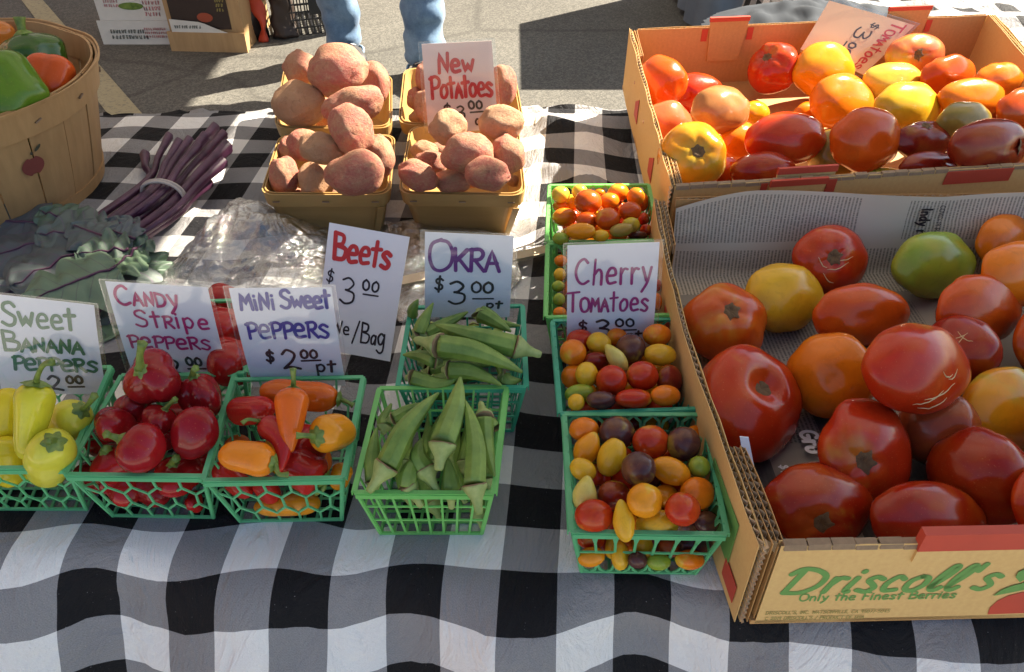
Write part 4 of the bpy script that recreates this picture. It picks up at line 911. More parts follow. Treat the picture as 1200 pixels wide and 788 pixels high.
# berry emblem at the right of the lettering: red berry, green leaves
def fpt(px, py): a, b_ = fpos(px, py); return fl_map(a, b_)+fnm*.0005
bp = [(1160,726.0),(1163,718),(1172,710),(1186,704),(1205,700),(1230,702),(1248,712),(1252,725)]
V = [fpt(*p) for p in bp]; mk('berry_emblem', V, [tuple(range(len(V)))[::-1]], M['card_red'], fw_, False)
V = [fpt(*p)+fnm*.0003 for p in [(1166,704),(1176,697),(1190,692),(1200,690),(1215,684),(1225,680),(1212,690),(1206,697),(1190,700),(1178,702)]]; mk('leaf_emblem', V, [tuple(range(len(V)))[::-1]], M['ink_green'], fw_, False)
V = [fpt(*p)+fnm*.0005 for p in [(1193,682),(1196,676),(1206,672),(1212,676),(1206,684),(1198,688)]]; mk('leaf_emblem', V, [tuple(range(len(V)))[::-1]], M['ink_green'], fw_, False)
# newspaper headline on the page against the back wall
def npm(a, b):  # a runs down the page (text is turned), b towards the right
    P = FLc + xi_*(.014+b) + LB['yi']*(BD-.012-.016*(a/.104)-.0005) + up_*(BH*1.05-a*.96); return P
def nx(px): P = atY(px, 262, FLc.y+BD-.02); return (P-FLc).dot(xi_)-.014
nh = [o for o in bpy.data.objects if o.name == 'printed_page'][0]
wmap = lambda a, b: npm(a, b)
nfn = Vector((0,-1,.15))
write("Indy re", lambda a, b: npm(a+.018, nx(1079)+b), nfn, 0, 0, .0125, .0022, M['black_ink'], 'headline', nh, jit=0, wide=.85, lift=.0022)
write("COVID-19 PA", lambda a, b: npm(a+.014, nx(1100)+b), nfn, 0, 0, .006, .0007, M['black_ink'], 'headline', nh, jit=0, wide=.9, lift=.0022)
# advert lettering on the floor page
def flm(px, py):
    P0 = at(px, py, FLc.z+.012); return lambda a, b: P0 + LB['xi']*b*1.0 - LB['yi']*a + up_*0
write("Gro", flm(936, 508), Vector((0,0,1)), 0, 0, .016, .004, M['paper'], 'advert_lettering', bpy.data.objects['advert_page'], jit=0, lift=.003)
write("$12", flm(912, 548), Vector((0,0,1)), 0, 0, .009, .0014, M['paper'], 'advert_lettering', bpy.data.objects['advert_page'], jit=0, lift=.003)

# ================================================================== GREEN PLASTIC PINTS
ORD = ['first','second','third','fourth','fifth','sixth','seventh','eighth','ninth','tenth','eleventh','twelfth']
def lattice(pat, n):
    L = []
    if pat == 'grid':
        for i in range(1, n): L.append(((i/n, 0), (i/n, 1)))
        L += [((0,.34),(1,.34)), ((0,.66),(1,.66))]
    elif pat == 'arch':
        for i in range(1, n): L.append(((i/n, .24), (i/n, .80)))
        for i in range(n):
            a, c, b = i/n, (i+.5)/n, (i+1)/n
            L += [((a,.27),((a+c)/2-.018,.09)), (((a+c)/2-.018,.09),(c,-.0)), ((c,-.0),((b+c)/2+.018,.09)), (((b+c)/2+.018,.09),(b,.27))]
            L += [((a,.78),((a+c)/2-.015,.93)), (((a+c)/2-.015,.93),(c,1)), ((c,1),((b+c)/2+.015,.93)), (((b+c)/2+.015,.93),(b,.78))]
        L.append(((0,.5),(1,.5)))
    else:                                                    # honeycomb
        rows = [0, .28, .42, .64, .76, 1.0]
        for i in range(n+1):
            x = i/n; h = .5/n
            if 0 < i < n: L.append(((x, 0), (x, .30)))
            for s in (-1, 1):
                xx = x+s*h
                if -1e-6 <= xx <= 1+1e-6:
                    L.append(((x, .30), (xx, .44))); L.append(((xx, .66), (x, .80)))
            if x+h < 1: L.append(((x+h, .44), (x+h, .66)))
            if 0 < i < n: L.append(((x, .80), (x, 1)))
    return L
PINTS = {}
def pint(key, label, bl, br, fr, fl, mat, pat, zr=.074, inset=.012, n=8, group='green plastic pint baskets'):
    """rim corners as seen: back left, back right, front right, front left"""
    BLp, BRp, FRp, FLp = at(*bl, zr), at(*br, zr), at(*fr, zr), at(*fl, zr); c = (BLp+BRp+FRp+FLp)/4
    root = thing('pint_basket', label, 'basket', (c.x, c.y, 0), group); m = M[mat]
    top = [FLp, FRp, BRp, BLp]; bot = []
    for p in top: d = (c-p); d.z = 0; d = d.normalized()*inset*1.41; bot.append(Vector((p.x+d.x, p.y+d.y, .0015)))
    r = MB()
    for i in range(4):
        a, b = top[i], top[(i+1)%4]; e = (b-a).normalized(); o = e.cross(Zv); o = o if o.dot(a-c) > 0 else -o
        r.bar(a-e*.001+o*.001, b+e*.001+o*.001+Zv*.00013*i, Zv, .0042, .0014)             # flange
        r.bar(a+o*.0035-Zv*(.0026+.0001*i), b+o*.0035-Zv*(.0026+.0001*i), o, .0045, .0011)  # lip
    r.build('rim', m, root)
    for i in range(4):
        a, b, A, B = top[i], top[(i+1)%4], bot[i], bot[(i+1)%4]; nrm = (b-a).cross(A-a).normalized(); w = MB(); k = 0
        for (s0, t0), (s1, t1) in lattice(pat, n if i % 2 == 0 else n):
            p = a.lerp(b, s0).lerp(A.lerp(B, s0), t0); q = a.lerp(b, s1).lerp(A.lerp(B, s1), t1); k += 1
            if (q-p).length > 1e-4: d_ = (q-p).normalized()*.0006; w.bar(p-d_, q+d_, nrm, .0020 if pat != 'arch' else .0022, .0013+.00004*(k % 7))
        w.bar(a, A, nrm, .0036, .0020); w.bar(b, B, nrm, .0036, .0021); w.bar(A, B, nrm, .004, .0019)
        w.build('lattice_wall', m, root)
    w = MB()
    for i in range(1, 8): w.bar(bot[0].lerp(bot[1], i/8), bot[3].lerp(bot[2], i/8), Zv, .0025, .0012); w.bar(bot[0].lerp(bot[3], i/8), bot[1].lerp(bot[2], i/8), Zv, .0025, .0011)
    w.build('bottom_grid', m, root)
    PINTS[key] = dict(c=c, top=top, bot=bot, z=zr)
    return root
pint('cherry_front', 'nearest of the cherry tomato pints, green with arched openings', (663,487),(822,487),(850,625),(671,622), 'green', 'arch', n=7)
pint('cherry_second', 'second cherry tomato pint, just in front of its lettered card', (649,377),(792,375),(817,478),(658,484), 'teal', 'arch', n=8)
pint('cherry_third', 'third cherry tomato pint, mostly hidden behind the Cherry Tomatoes card', (643,287),(776,286),(789,368),(641,371), 'lime', 'arch', n=8)
pint('cherry_back', 'farthest cherry tomato pint, bright lime green in the sun', (645,218),(759,217),(772,281),(642,283), 'lime', 'arch', n=8)
pint('okra_back', 'deep green pint of okra standing in front of the OKRA card', (483,361),(611,359),(615,453),(468,452), 'teal', 'grid', n=8)
pint('okra_front', 'bright green pint of okra at the front with square openings', (446,456),(592,455),(577,577),(417,576), 'lime', 'grid', n=8)
pint('mini', 'green pint of mixed orange, red and yellow small peppers', (274,446),(424,443),(401,559),(240,562), 'green', 'hex', n=5)
pint('candy', 'green pint heaped with dark red peppers', (143,441),(273,440),(238,557),(79,555), 'green', 'hex', n=5)
pint('candy_back', 'green pint of red peppers half hidden behind the Candy Stripe and Mini Sweet cards', (172,356),(292,352),(286,436),(160,440), 'green', 'hex', n=5)
pint('banana', 'green pint of yellow banana peppers at the left end', (-15,436),(128,431),(78,547),(-75,548), 'green', 'hex', n=5)

# ================================================================== ROUND FRUIT
def body_mesh(seed, ribs, lob, dimp, flat, nu=40, nv=26, pear=0, noise_a=.03, tag='fruit'):
    rd = random.Random(seed); V = []; ph = [rd.uniform(0, 6.28) for _ in range(4)]; amps = [rd.uniform(.3, 1) for _ in range(4)]
    for j in range(nv+1):
        th = math.pi*j/nv
        for i in range(nu):
            a = 2*math.pi*i/nu; q = abs(math.sin(th))
            rib = lob*(q**.6)*(math.cos(th)*.5+.5)*(math.sqrt(math.cos(ribs*a/2+ph[0])**2+.03)-.6 + .35*math.cos(2*a+ph[1])*amps[1])
            r = 1+rib+noise_a*mnoise.noise(Vector((math.cos(a)*q*1.6+seed, math.sin(a)*q*1.6, math.cos(th)*1.6)))
            x, y, z = r*q*math.cos(a), r*q*math.sin(a), r*math.cos(th)*flat
            if dimp: z -= dimp*math.exp(-(th/.30)**2); z += dimp*.35*math.exp(-((math.pi-th)/.25)**2)
            if pear: k = 1-pear*max(0, z)**1.2; x *= k; y *= k; z *= 1+pear*.45*max(0, z)
            V.append((x, y, z))
    F = []
    for j in range(nv):
        for i in range(nu):
            k = (i+1) % nu; f = (j*nu+i, (j+1)*nu+i, (j+1)*nu+k, j*nu+k)
            F.append(f)
    return V, F
def weld(V, F, nu, nv):
    # poles: merge the first and the last ring
    V2 = [V[0]] + V[nu:nv*nu] + [V[nv*nu]]; mp = {}
    for i in range(len(V)): mp[i] = 0 if i < nu else (len(V2)-1 if i >= nv*nu else i-nu+1)
    F2 = []
    for f in F:
        g_ = []; [g_.append(mp[i]) for i in f if not (g_ and g_[-1] == mp[i])]
        if g_[0] == g_[-1]: g_.pop()
        if len(g_) > 2: F2.append(tuple(g_))
    return V2, F2
def fruit_mesh(name, mat, nu=40, nv=26, **k):
    V, F = body_mesh(nu=nu, nv=nv, **k); V, F = weld(V, F, nu, nv); return mesh_of(V, F, M[mat], name=name)
TOMS = [fruit_mesh('tomato', 'tomato', noise_a=.075, seed=s, ribs=r, lob=l, dimp=d, flat=f) for s, r, l, d, f in
        [(1,5,.08,.16,.95),(2,7,.10,.18,.9),(3,6,.06,.14,1.0),(4,7,.08,.19,.9),(5,5,.05,.12,1.0),(6,8,.10,.21,.88)]]
TOM_LOBED = fruit_mesh('tomato', 'tomato', seed=11, ribs=3, lob=.13, dimp=.36, flat=.85, noise_a=.10)
CHER = [fruit_mesh('cherry_tomato', 'cherry', 24, 16, seed=s, ribs=5, lob=.01, dimp=.05, flat=1, noise_a=.03) for s in (21,22,23)]
CH_PEAR = fruit_mesh('cherry_tomato', 'cherry', 24, 16, seed=31, ribs=5, lob=.0, dimp=.02, flat=1.0, pear=.30)
def scar_mesh(seed, r=.2):
    """corky stem scar: a rough disc with short torn sepals round it"""
    rd = random.Random(seed); n = 40; arms = 5+seed % 2; ph = rd.uniform(0, 6)
    ring = lambda k, z, j=0: [(k*r*(1+j*rd.uniform(-1, 1))*math.cos(2*math.pi*i/n), k*r*(1+j*rd.uniform(-1, 1))*math.sin(2*math.pi*i/n), z+rd.uniform(-.008, .008)) for i in range(n)]
    V = [(0,0,-.02)]+ring(.25, .0)+ring(.55, .03, .06)
    o = []
    for i in range(n):
        a = 2*math.pi*i/n; w = max(0, math.cos(arms*a/2+ph)**2)**3; rr = r*(.80+.45*w*rd.uniform(.7,1.1)+.05*rd.random()); o.append((rr*math.cos(a), rr*math.sin(a), .004-.05*(rr-.7*r)/r+.012*rd.random()))
    V += o; F = [(0, 1+i, 1+(i+1)%n) for i in range(n)]
    for k in range(2): F += [(1+k*n+i, 1+(k+1)*n+i, 1+(k+1)*n+(i+1)%n, 1+k*n+(i+1)%n) for i in range(n)]
    return mesh_of(V, F, M['scar'], name='stem_scar')
SCARS = [scar_mesh(s) for s in (1,2,3)]
C_ = dict(red=(.50,.030,.006), deep=(.33,.017,.004), ored=(.60,.078,.006), orange=(.78,.19,.008), amber=(.80,.30,.010), yellow=(.75,.42,.02), yel2=(.72,.50,.06), pale=(.66,.55,.14),
          purple=(.085,.030,.030), dkred=(.24,.018,.010), tan=(.42,.17,.055), olive=(.33,.24,.05), green=(.26,.36,.035), pink=(.62,.13,.05), brown=(.38,.07,.02))
def relax(items, z0, zmaxf, it=60, keep=.90):
    """settle the fruit: pairs that would cut into each other slide apart along the lines they are seen on"""
    for d in items:
        z = d['z']; P = at(d['x'], d['y'], z); d['t'] = dep(P); d['ray'] = ray(d['x'], d['y'])
    Cc = Vector((0,0,CAMH))
    for _ in range(it):
        for d in items: d['P'] = Cc+d['ray']*d['t']; d['R'] = (d['rx']+d['ry'])/2*d['t']/FPX
        for i, a in enumerate(items):
            for b in items[i+1:]:
                v = b['P']-a['P']; L = v.length; need = (a['R']+b['R'])*keep
                if L < need:
                    lat = abs((a['P']-Cc).normalized().cross(v).length); want = math.sqrt(max(0, need*need-lat*lat)); cur = abs(a['t']-b['t'])
                    mv = (want-cur)*.25; near, far = (a, b) if a['t'] < b['t'] else (b, a)
                    near['t'] -= mv; far['t'] += mv
        for d in items:
            lo, hi = z0+d['R']*.85, zmaxf
            z = CAMH+d['ray'].z*d['t']; z = min(max(z, lo), hi if hi > lo else lo); d['t'] = (z-CAMH)/d['ray'].z
    for d in items: d['P'] = Cc+d['ray']*d['t']; d['R'] = (d['rx']+d['ry'])/2*d['t']/FPX
def orient(axis, spin):
    ax = Vector(axis).normalized(); q = ax.to_track_quat('Z', 'Y'); return (q @ Quaternion((0,0,1), spin)).to_matrix().to_4x4()
def put_round(name, me, d, cat, label, group, axis=(0,0,1), spin=None, flat=True, scar=None, zflat=None):
    t = d['t']; rx, ry = d['rx']*t/FPX, d['ry']*t/FPX; P = d['P']
    o = bpy.data.objects.new(name, me); col.objects.link(o)
    spin = random.uniform(0, 6.28) if spin is None else spin
    if d.get('roll') is not None:                            # long fruit: its long axis turns in the picture plane
        r = R(d['roll']); fwd = d['ray'].normalized(); right = Vector((1,0,0)); upv = right.cross(fwd).normalized()
        ax = (right*math.sin(r)+upv*math.cos(r)); o.matrix_world = Matrix.Translation(P) @ orient(ax, spin) @ Matrix.Diagonal((rx, rx, ry, 1))
    else:
        # the fruit is a little squashed where it lies: baked into its own mesh, the object itself scales evenly
        fwd = d['ray'].normalized(); right = Vector((1,0,0)); upv = right.cross(fwd).normalized(); Cm = Matrix((right, upv, -fwd)).transposed(); rm = (rx+ry)/2
        Rm = orient(axis, spin).to_3x3()
        if flat and max(rx, ry)/min(rx, ry) > 1.04:
            D = Rm.inverted() @ Cm @ Matrix.Diagonal((rx/rm, ry/rm, 1)) @ Cm.transposed() @ Rm
            me = me.copy(); me.transform(D.to_4x4()); o.data = me; d['D'] = D
        o.matrix_world = Matrix.Translation(P) @ Rm.to_4x4() @ Matrix.Diagonal((rm, rm, rm, 1))
    o.color = (*C_[d['c']], d.get('g', .12)); setp(o, label, cat, group)
    if scar is not None:
        s_ = bpy.data.objects.new('stem_scar', scar); col.objects.link(s_); s_.parent = o; s_.matrix_parent_inverse = Matrix.Identity(4)
        p0 = me.vertices[0].co; s_.location = p0*1.0 + Vector((0,0,.03)); s_.scale = (d.get('ss', 1.15),)*2+(1,)
    return o
def load(rows, f, ox, oy, z):
    out = []
    for r in rows:
        d = dict(x=ox+r[0]/f, y=oy+r[1]/f, rx=r[2]/f, ry=r[3]/f, c=r[4], z=z); 
        if len(r) > 5: d.update(r[5])
        out.append(d)
    return out
def rowlabels(items, what, where, colname, extra=None):
    """each label names its own thing by colour, by its row and its place in the row"""
    it = sorted(items, key=lambda d: -d['y']); rows = []
    for d in it:
        if rows and abs(rows[-1][0]['y']-d['y']) < (max(d['ry'], 8)*1.1): rows[-1].append(d)
        else: rows.append([d])
    nr = len(rows)
    for k, r in enumerate(rows):
        r.sort(key=lambda d: d['x'])
        rn = 'front row' if k == 0 else ('back row' if k == nr-1 and k > 1 else f'{ORD[k]} row')
        for i, d in enumerate(r):
            pos = ('alone' if len(r) == 1 else ('leftmost' if i == 0 else ('rightmost' if i == len(r)-1 else f'{ORD[i]} from left')))
            if len((colname[d['c']]+' '+what+' '+pos+' in the '+rn+' of '+where).split()) > 16: pos = pos.replace(' from left', ' along')
            if 'label' not in d: d['label'] = f"{colname[d['c']]} {what}, {pos} in the {rn} of {where}"
CN = dict(red='red', deep='deep red', ored='orange red', orange='orange', amber='amber', yellow='yellow', yel2='bright yellow', pale='pale yellow', purple='purple brown', dkred='dark red', tan='tan brown', olive='olive', green='green yellow', pink='pinkish orange', brown='brownish')
UPD = (0,-.15,1)
up_items = load([
 (180,232,68,67,'ored',dict(z=.095,label='orange red tomato in the left back corner of the upper carton')), (268,262,80,52,'red',dict(z=.07,label='red tomato squeezed between corner tomato and tan tomato')), (195,350,65,60,'pink',dict(z=.07)),
 (347,310,79,64,'tan',dict(z=.115,label='tan brown tomato with pale shine at the left of the upper carton')), (442,320,40,32,'amber',dict(z=.065)), (265,443,91,90,'amber',dict(z=.095,g=.36,ax=(.05,-.75,.62),scar=1,label='orange and green tomato with a star shaped scar, front left of the upper carton')),
 (400,400,58,52,'orange',dict(z=.07)), (495,193,68,67,'red',dict(z=.09,ax=(-.55,-.35,.75),scar=1,label='bright red tomato standing apart by the back wall with a brown stem scar')), (636,196,82,70,'amber',dict(z=.09,label='amber tomato touching the lying Tomatoes card')),
 (690,290,91,76,'orange',dict(z=.09)), (830,235,83,55,'yel2',dict(z=.09,g=.35,label='bright yellow tomato in the middle just below the card')), (873,303,91,67,'yellow',dict(z=.10,g=.55,label='yellow tomato with a green patch in the middle of the upper carton')),
 (895,155,80,55,'pink',dict(z=.105,ax=(.05,-.85,.35),scar=1,g=.35,label='orange tomato with a wide rough stem end at the card corner')), (985,215,72,58,'ored',dict(z=.10)), (1052,280,88,55,'orange',dict(z=.10,g=.35)), (1127,230,70,50,'orange',dict(z=.11)),
 (1195,310,70,55,'ored',dict(z=.105)), (530,392,106,72,'red',dict(z=.10,label='large dark red orange tomato in the middle of the shaded front')), (665,438,70,68,'olive',dict(z=.07,g=.5,label='tan green tomato wedged behind the front flap')), (757,395,97,83,'ored',dict(z=.10,label='big plain orange red tomato, tallest of the shaded front group')),
 (918,395,76,52,'dkred',dict(z=.10,ax=(0,-.1,1),scar=1,label='dark red tomato with its stem end up, right of the big orange red one')), (1033,345,78,55,'olive',dict(z=.105,g=.3)), (1103,410,108,70,'dkred',dict(z=.115,ax=(.8,-.5,.2),scar=1,label='large dark red tomato with a dark cleft near the right front corner')),
 (940,465,90,35,'dkred',dict(z=.075,lob=1,label='dark red lobed tomato lying low behind the front wall')), (470,482,90,50,'deep',dict(z=.085,label='purplish red tomato behind the red topped front flap')), (800,492,62,18,'green',dict(z=.06,g=.9)), (300,530,45,14,'amber',dict(z=.05)),
 (365,490,50,45,'ored',dict(z=.06)), (1190,482,42,22,'ored',dict(z=.075)), (1060,130,60,45,'orange',dict(z=.05)), (1010,470,50,30,'ored',dict(z=.05)), (600,330,50,40,'orange',dict(z=.05)), (960,310,60,40,'orange',dict(z=.045)), (1100,300,60,40,'ored',dict(z=.05))], 2.4, 700, 0, .08)
lo_items = load([
 (545,240,123,112,'red',dict(z=.052,ax=(.05,-.72,.62),scar=1,label='red tomato with cracked star scar at the back against the newspaper',crack=1)), (390,362,122,112,'yellow',dict(z=.045,label='whole yellow tomato at the back left, on the newspaper')),
 (197,450,137,122,'ored',dict(z=.05,ax=(.12,-.45,.85),scar=1,g=.25,label='orange tomato with a grey rough stem end in the left back of the front carton')), (648,420,160,98,'ored',dict(z=.05,label='smooth pear shaped orange red tomato behind the topmost red tomato')),
 (888,255,132,108,'green',dict(z=.05,g=0,label='unripe green tomato resting on the newspaper',scar2=1)), (1130,190,112,98,'orange',dict(z=.05)), (1170,285,125,108,'orange',dict(z=.09,label='upper orange tomato cut by the right picture edge')), (1035,405,142,118,'ored',dict(z=.065,label='orange red tomato right of the green one')),
 (975,535,112,108,'deep',dict(z=.06,label='deep red tomato with cracked skin between the topmost tomato and its right neighbour',crack=2)), (545,620,138,135,'orange',dict(z=.055,label='plain orange tomato left of the topmost red tomato')),
 (828,600,172,145,'red',dict(z=.115,label='topmost big light red tomato with pale healed cracks along its lower edge',crack=3))], 2.814, 780, 220, .05)
lo_items += load([(879,472,61,65,'red',dict(z=.052,ax=(.40,-.25,.85),scar=1,lob=1,label='big folded red tomato with a deep cleft at the left wall')), (1185,480,56,48,'amber',dict(z=.06,g=.55,label='amber tomato with a green top at the right edge')), (1100,503,44,44,'brown',dict(z=.05,label='brownish red tomato tucked under the topmost one')),
 (1016,529,53,59,'red',dict(z=.065,ax=(-.12,-.80,.55),scar=1,label='red tomato turned to show its stem scar, in the centre front')), (1148,560,58,56,'deep',dict(z=.068,label='large smooth deep red tomato at the right front')),
 (961,591,62,47,'deep',dict(z=.055,ax=(-.02,-.90,.38),scar=1,label='deep red tomato with a dark stem scar touching the front wall')), (1090,610,67,43,'deep',dict(z=.05,label='wide deep red tomato behind the raised red edged flap')),
 (1230,400,40,44,'ored',dict(z=.05)), (1250,590,60,50,'red',dict(z=.055)), (1270,500,50,45,'orange',dict(z=.055)), (1300,340,50,45,'red',dict(z=.055))], 1, 0, 0, .05)
CROWN = {}
def crackmarks(o, d, which):
    """pale healed splits on the skin"""
    rd = random.Random(which); mw = o.matrix_world; inv = mw.inverted()
    b = MB(); fwd = d['ray'].normalized(); right = Vector((1,0,0)); upv = right.cross(fwd).normalized(); Rw = d['R']
    arcs = {1: [(-.1,-.25,.5,-.05),(-.35,.1,-.1,-.2),(.1,.05,.62,.12),(-.2,-.35,.1,-.62),(0,.02,.3,.2)], 2: [(-.5,.35,.2,.5),(-.3,.15,.1,.42),(-.1,.55,.35,.25)],
            3: [(.15,-.62,.80,-.28),(-.10,-.72,.55,-.45),(.0,-.80,.62,-.60),(.66,-.2,.86,.0),(.55,-.05,.75,-.10)]}[which]
    for x0, y0, x1, y1 in arcs:
        pts = []
        for k in range(9):
            s = k/8; x = (x0+(x1-x0)*s)*.93; y = (y0+(y1-y0)*s-.09*math.sin(math.pi*s))*.93+rd.uniform(-.012,.012)
            org = d['P'] + right*x*Rw + upv*y*Rw - fwd*Rw*2.2
            hit, loc, nn, idx = o.ray_cast(inv @ org, (inv.to_3x3() @ fwd))
            if hit: pts.append(loc)
        if len(pts) > 2:
            w = .012; m = 1; rad = [w*(.3+.9*math.sin(math.pi*(i+.5)/len(pts))) for i in range(len(pts))]
            b.sweep(pts, rad, 6)
    if b.v:
        me = mesh_of(b.v, b.f, M['crack'], name='healed_crack'); c = bpy.data.objects.new('healed_crack', me); col.objects.link(c); c.parent = o
def toms(items, where, z0, zmax, group, keep=.88):
    relax(items, z0, zmax, keep=.85); rowlabels(items, 'tomato', where, CN)
    bpy.context.view_layer.update()
    for i, d in enumerate(items):
        me = TOM_LOBED if d.get('lob') else TOMS[(i*5+2) % 6]
        ax = d.get('ax', (random.uniform(-.5,.5), random.uniform(.1,.9), random.uniform(-.6,.3)))   # blossom end towards us unless told
        o = put_round('tomato', me, d, 'tomato', d['label'], group, ax, scar=SCARS[i % 3] if d.get('scar') or d.get('scar2') else None)
        d['o'] = o
    bpy.context.view_layer.update()
    for d in items:
        if d.get('crack'): crackmarks(d['o'], d, d['crack'])
for d in lo_items: d['rx'] *= 1.04; d['ry'] *= 1.05
for d in up_items: d['rx'] *= 1.07; d['ry'] *= 1.07
toms(lo_items, 'the front carton', .012, .125, 'tomatoes in the front carton')
toms(up_items, 'the upper carton', .02, .135, 'tomatoes in the upper carton')

# ---- cherry tomatoes
chD = load([(135,193,52,43,'orange'),(252,205,63,58,'purple'),(372,237,65,58,'red'),(487,243,59,60,'purple'),(528,208,26,30,'orange',dict(z=.06)),(145,262,44,58,'amber',dict(roll=30,pear=1)),(232,290,48,68,'yellow',dict(roll=22)),
 (328,332,60,60,'purple',dict(z=.092)),(443,340,46,70,'amber',dict(roll=-68)),(543,325,37,38,'green'),(130,335,38,48,'yellow',dict(roll=-60)),(137,425,42,60,'pale',dict(pear=1,roll=10)),(240,425,57,50,'dkred',dict(z=.07)),(425,430,45,40,'amber',dict(z=.06)),
 (537,420,60,57,'orange',dict(z=.07)),(350,444,63,60,'amber',dict(z=.09)),(485,475,62,58,'red',dict(z=.088)),(170,500,67,58,'red'),(275,520,38,68,'yellow',dict(pear=1,roll=-6,z=.082)),(395,530,50,75,'yellow',dict(roll=85,z=.07)),(570,522,45,40,'purple',dict(z=.055))], 3.029, 640, 440, .078)
chDl = load([(160,585,48,34,'red'),(240,600,34,50,'yellow',dict(roll=10)),(160,645,34,48,'amber',dict(roll=80)),(262,640,32,50,'yellow'),(345,600,38,42,'yellow'),(325,655,34,30,'purple'),(440,610,40,36,'brown'),(530,598,62,40,'purple'),(400,662,42,30,'green'),(510,655,52,34,'orange'),(200,560,40,35,'amber')], 3.029, 640, 440, .028)
chC = load([(170,562,46,38,'red',dict(z=.07)),(230,570,36,40,'yellow',dict(roll=-70)),(145,600,43,42,'orange'),(288,620,28,50,'pale',dict(roll=-38,pear=1)),(290,552,35,32,'orange',dict(z=.065)),(335,587,48,47,'purple'),(422,543,46,37,'orange'),(432,607,35,52,'yellow',dict(roll=-85)),
 (220,628,42,30,'dkred',dict(z=.066)),(190,672,37,40,'yellow'),(148,680,42,40,'orange',dict(z=.06)),(272,692,50,50,'red'),(374,677,52,48,'red'),(463,690,42,50,'dkred',dict(z=.066)),(165,735,30,48,'green',dict(roll=80,z=.068)),(237,757,48,30,'purple'),(345,752,60,32,'red'),(450,742,48,34,'orange'),(155,764,28,27,'yellow')], 2.8125, 620, 200, .078)
chB = load([(75,420,35,30,'orange'),(70,490,32,35,'yellow'),(62,550,35,30,'green'),(66,618,32,35,'green'),(70,685,35,30,'orange'),(572,630,24,45,'orange'),(560,545,35,35,'red'),(540,470,40,38,'orange'),(160,460,45,40,'red'),(260,440,45,40,'yellow'),(360,450,45,40,'orange'),(455,430,45,40,'red'),
 (150,570,50,45,'orange'),(260,560,50,45,'red'),(370,560,50,45,'yellow'),(470,560,45,40,'purple'),(160,670,50,42,'yellow'),(270,670,50,42,'red'),(380,670,50,42,'orange'),(480,670,50,42,'red')], 4.375, 640, 210, .07)
chA = load([(75,80,45,42,'yel2'),(172,65,40,37,'yel2'),(215,118,68,62,'ored',dict(z=.092)),(275,72,30,22,'orange',dict(z=.065)),(325,113,50,42,'orange'),(370,70,53,45,'orange'),(460,90,45,45,'orange',dict(z=.085)),(497,118,28,45,'ored',dict(z=.068)),(95,195,62,45,'orange',dict(z=.07)),(75,140,42,28,'orange',dict(z=.062)),(130,120,40,40,'yellow',dict(z=.06)),
 (210,215,55,45,'ored'),(315,205,62,55,'ored',dict(z=.088)),(430,165,57,47,'ored',dict(z=.088)),(500,205,28,32,'red',dict(z=.062)),(178,268,42,75,'amber',dict(roll=88,z=.088)),(435,235,45,38,'olive',dict(g=.8)),(385,262,34,60,'olive',dict(roll=80)),(280,290,42,30,'yellow'),(372,290,45,24,'orange',dict(z=.066)),(75,305,42,32,'green'),
 (470,288,50,22,'purple',dict(z=.06)),(512,262,30,30,'red',dict(z=.064)),(150,325,34,18,'yellow',dict(z=.066)),(375,150,40,35,'red',dict(z=.06)),(260,250,35,35,'orange',dict(z=.06)),(540,160,20,35,'orange',dict(z=.055))], 4.375, 640, 210, .08)
for d in chD+chDl+chC+chA: d['rx'] *= 1.04; d['ry'] *= 1.04
CHGRP = 'cherry tomatoes in the green pints'
def cherries(items, where, z0=.006, zmax=.10, keep=.9):
    relax(items, z0, zmax, 50, keep); rowlabels(items, 'cherry tomato', where, CN)
    for i, d in enumerate(items):
        me = CH_PEAR if d.get('pear') else CHER[i % 3]; ax = (random.uniform(-1,1), random.uniform(-.6,.8), random.uniform(-.6,.6))
        d.setdefault('g', .22); put_round('cherry_tomato', me, d, 'cherry tomato', d['label'], CHGRP, ax)
cherries(chD+chDl, 'the nearest pint'); cherries(chC, 'the second pint'); cherries(chB, 'the pint behind the card'); cherries(chA, 'the farthest pint')
def under(key, z, n, r, colors, name, me, cat, group, label, shrink=.62):
    p = PINTS[key]; rd = random.Random(len(key)+n); k = 0
    for j in range(n):
        for i in range(n):
            s, t_ = (i+.5)/n, (j+.5)/n; a = p['bot'][0].lerp(p['bot'][1], s); b = p['bot'][3].lerp(p['bot'][2], s); q = a.lerp(b, t_)
            c = p['c']; q = c+(q-c)*.92; q.z = z + rd.uniform(0, .008)
            o = bpy.data.objects.new(name, me[k % len(me)]); col.objects.link(o); k += 1
            rr = r*rd.uniform(.85, 1.08); o.matrix_world = Matrix.Translation(q) @ orient((rd.uniform(-1,1), rd.uniform(-1,1), rd.uniform(-.5,.5)), rd.uniform(0,6)) @ Matrix.Diagonal((rr, rr, rr*rd.uniform(.9,1.15), 1))
            cn = rd.choice(colors); o.color = (*C_[cn], .2); setp(o, label.replace('cherry', CN[cn]+' cherry')+f', {ORD[j]} row, {ORD[i]} from left', cat, group)
for key, w in (('cherry_front','nearest'),('cherry_second','second'),('cherry_third','card hidden'),('cherry_back','sunlit farthest')):
    under(key, .017, 4, .0122, ['red','orange','amber','yellow','purple','dkred'], 'cherry_tomato', CHER, 'cherry tomato', f'cherry tomatoes in the bottom layer of the {w} pint', f'cherry tomato low in the {w} pint')
    under(key, .043, 4, .0122, ['red','orange','amber','red','purple','dkred'], 'cherry_tomato', CHER, 'cherry tomato', f'cherry tomatoes in the middle layer of the {w} pint', f'cherry tomato halfway down the {w} pint')

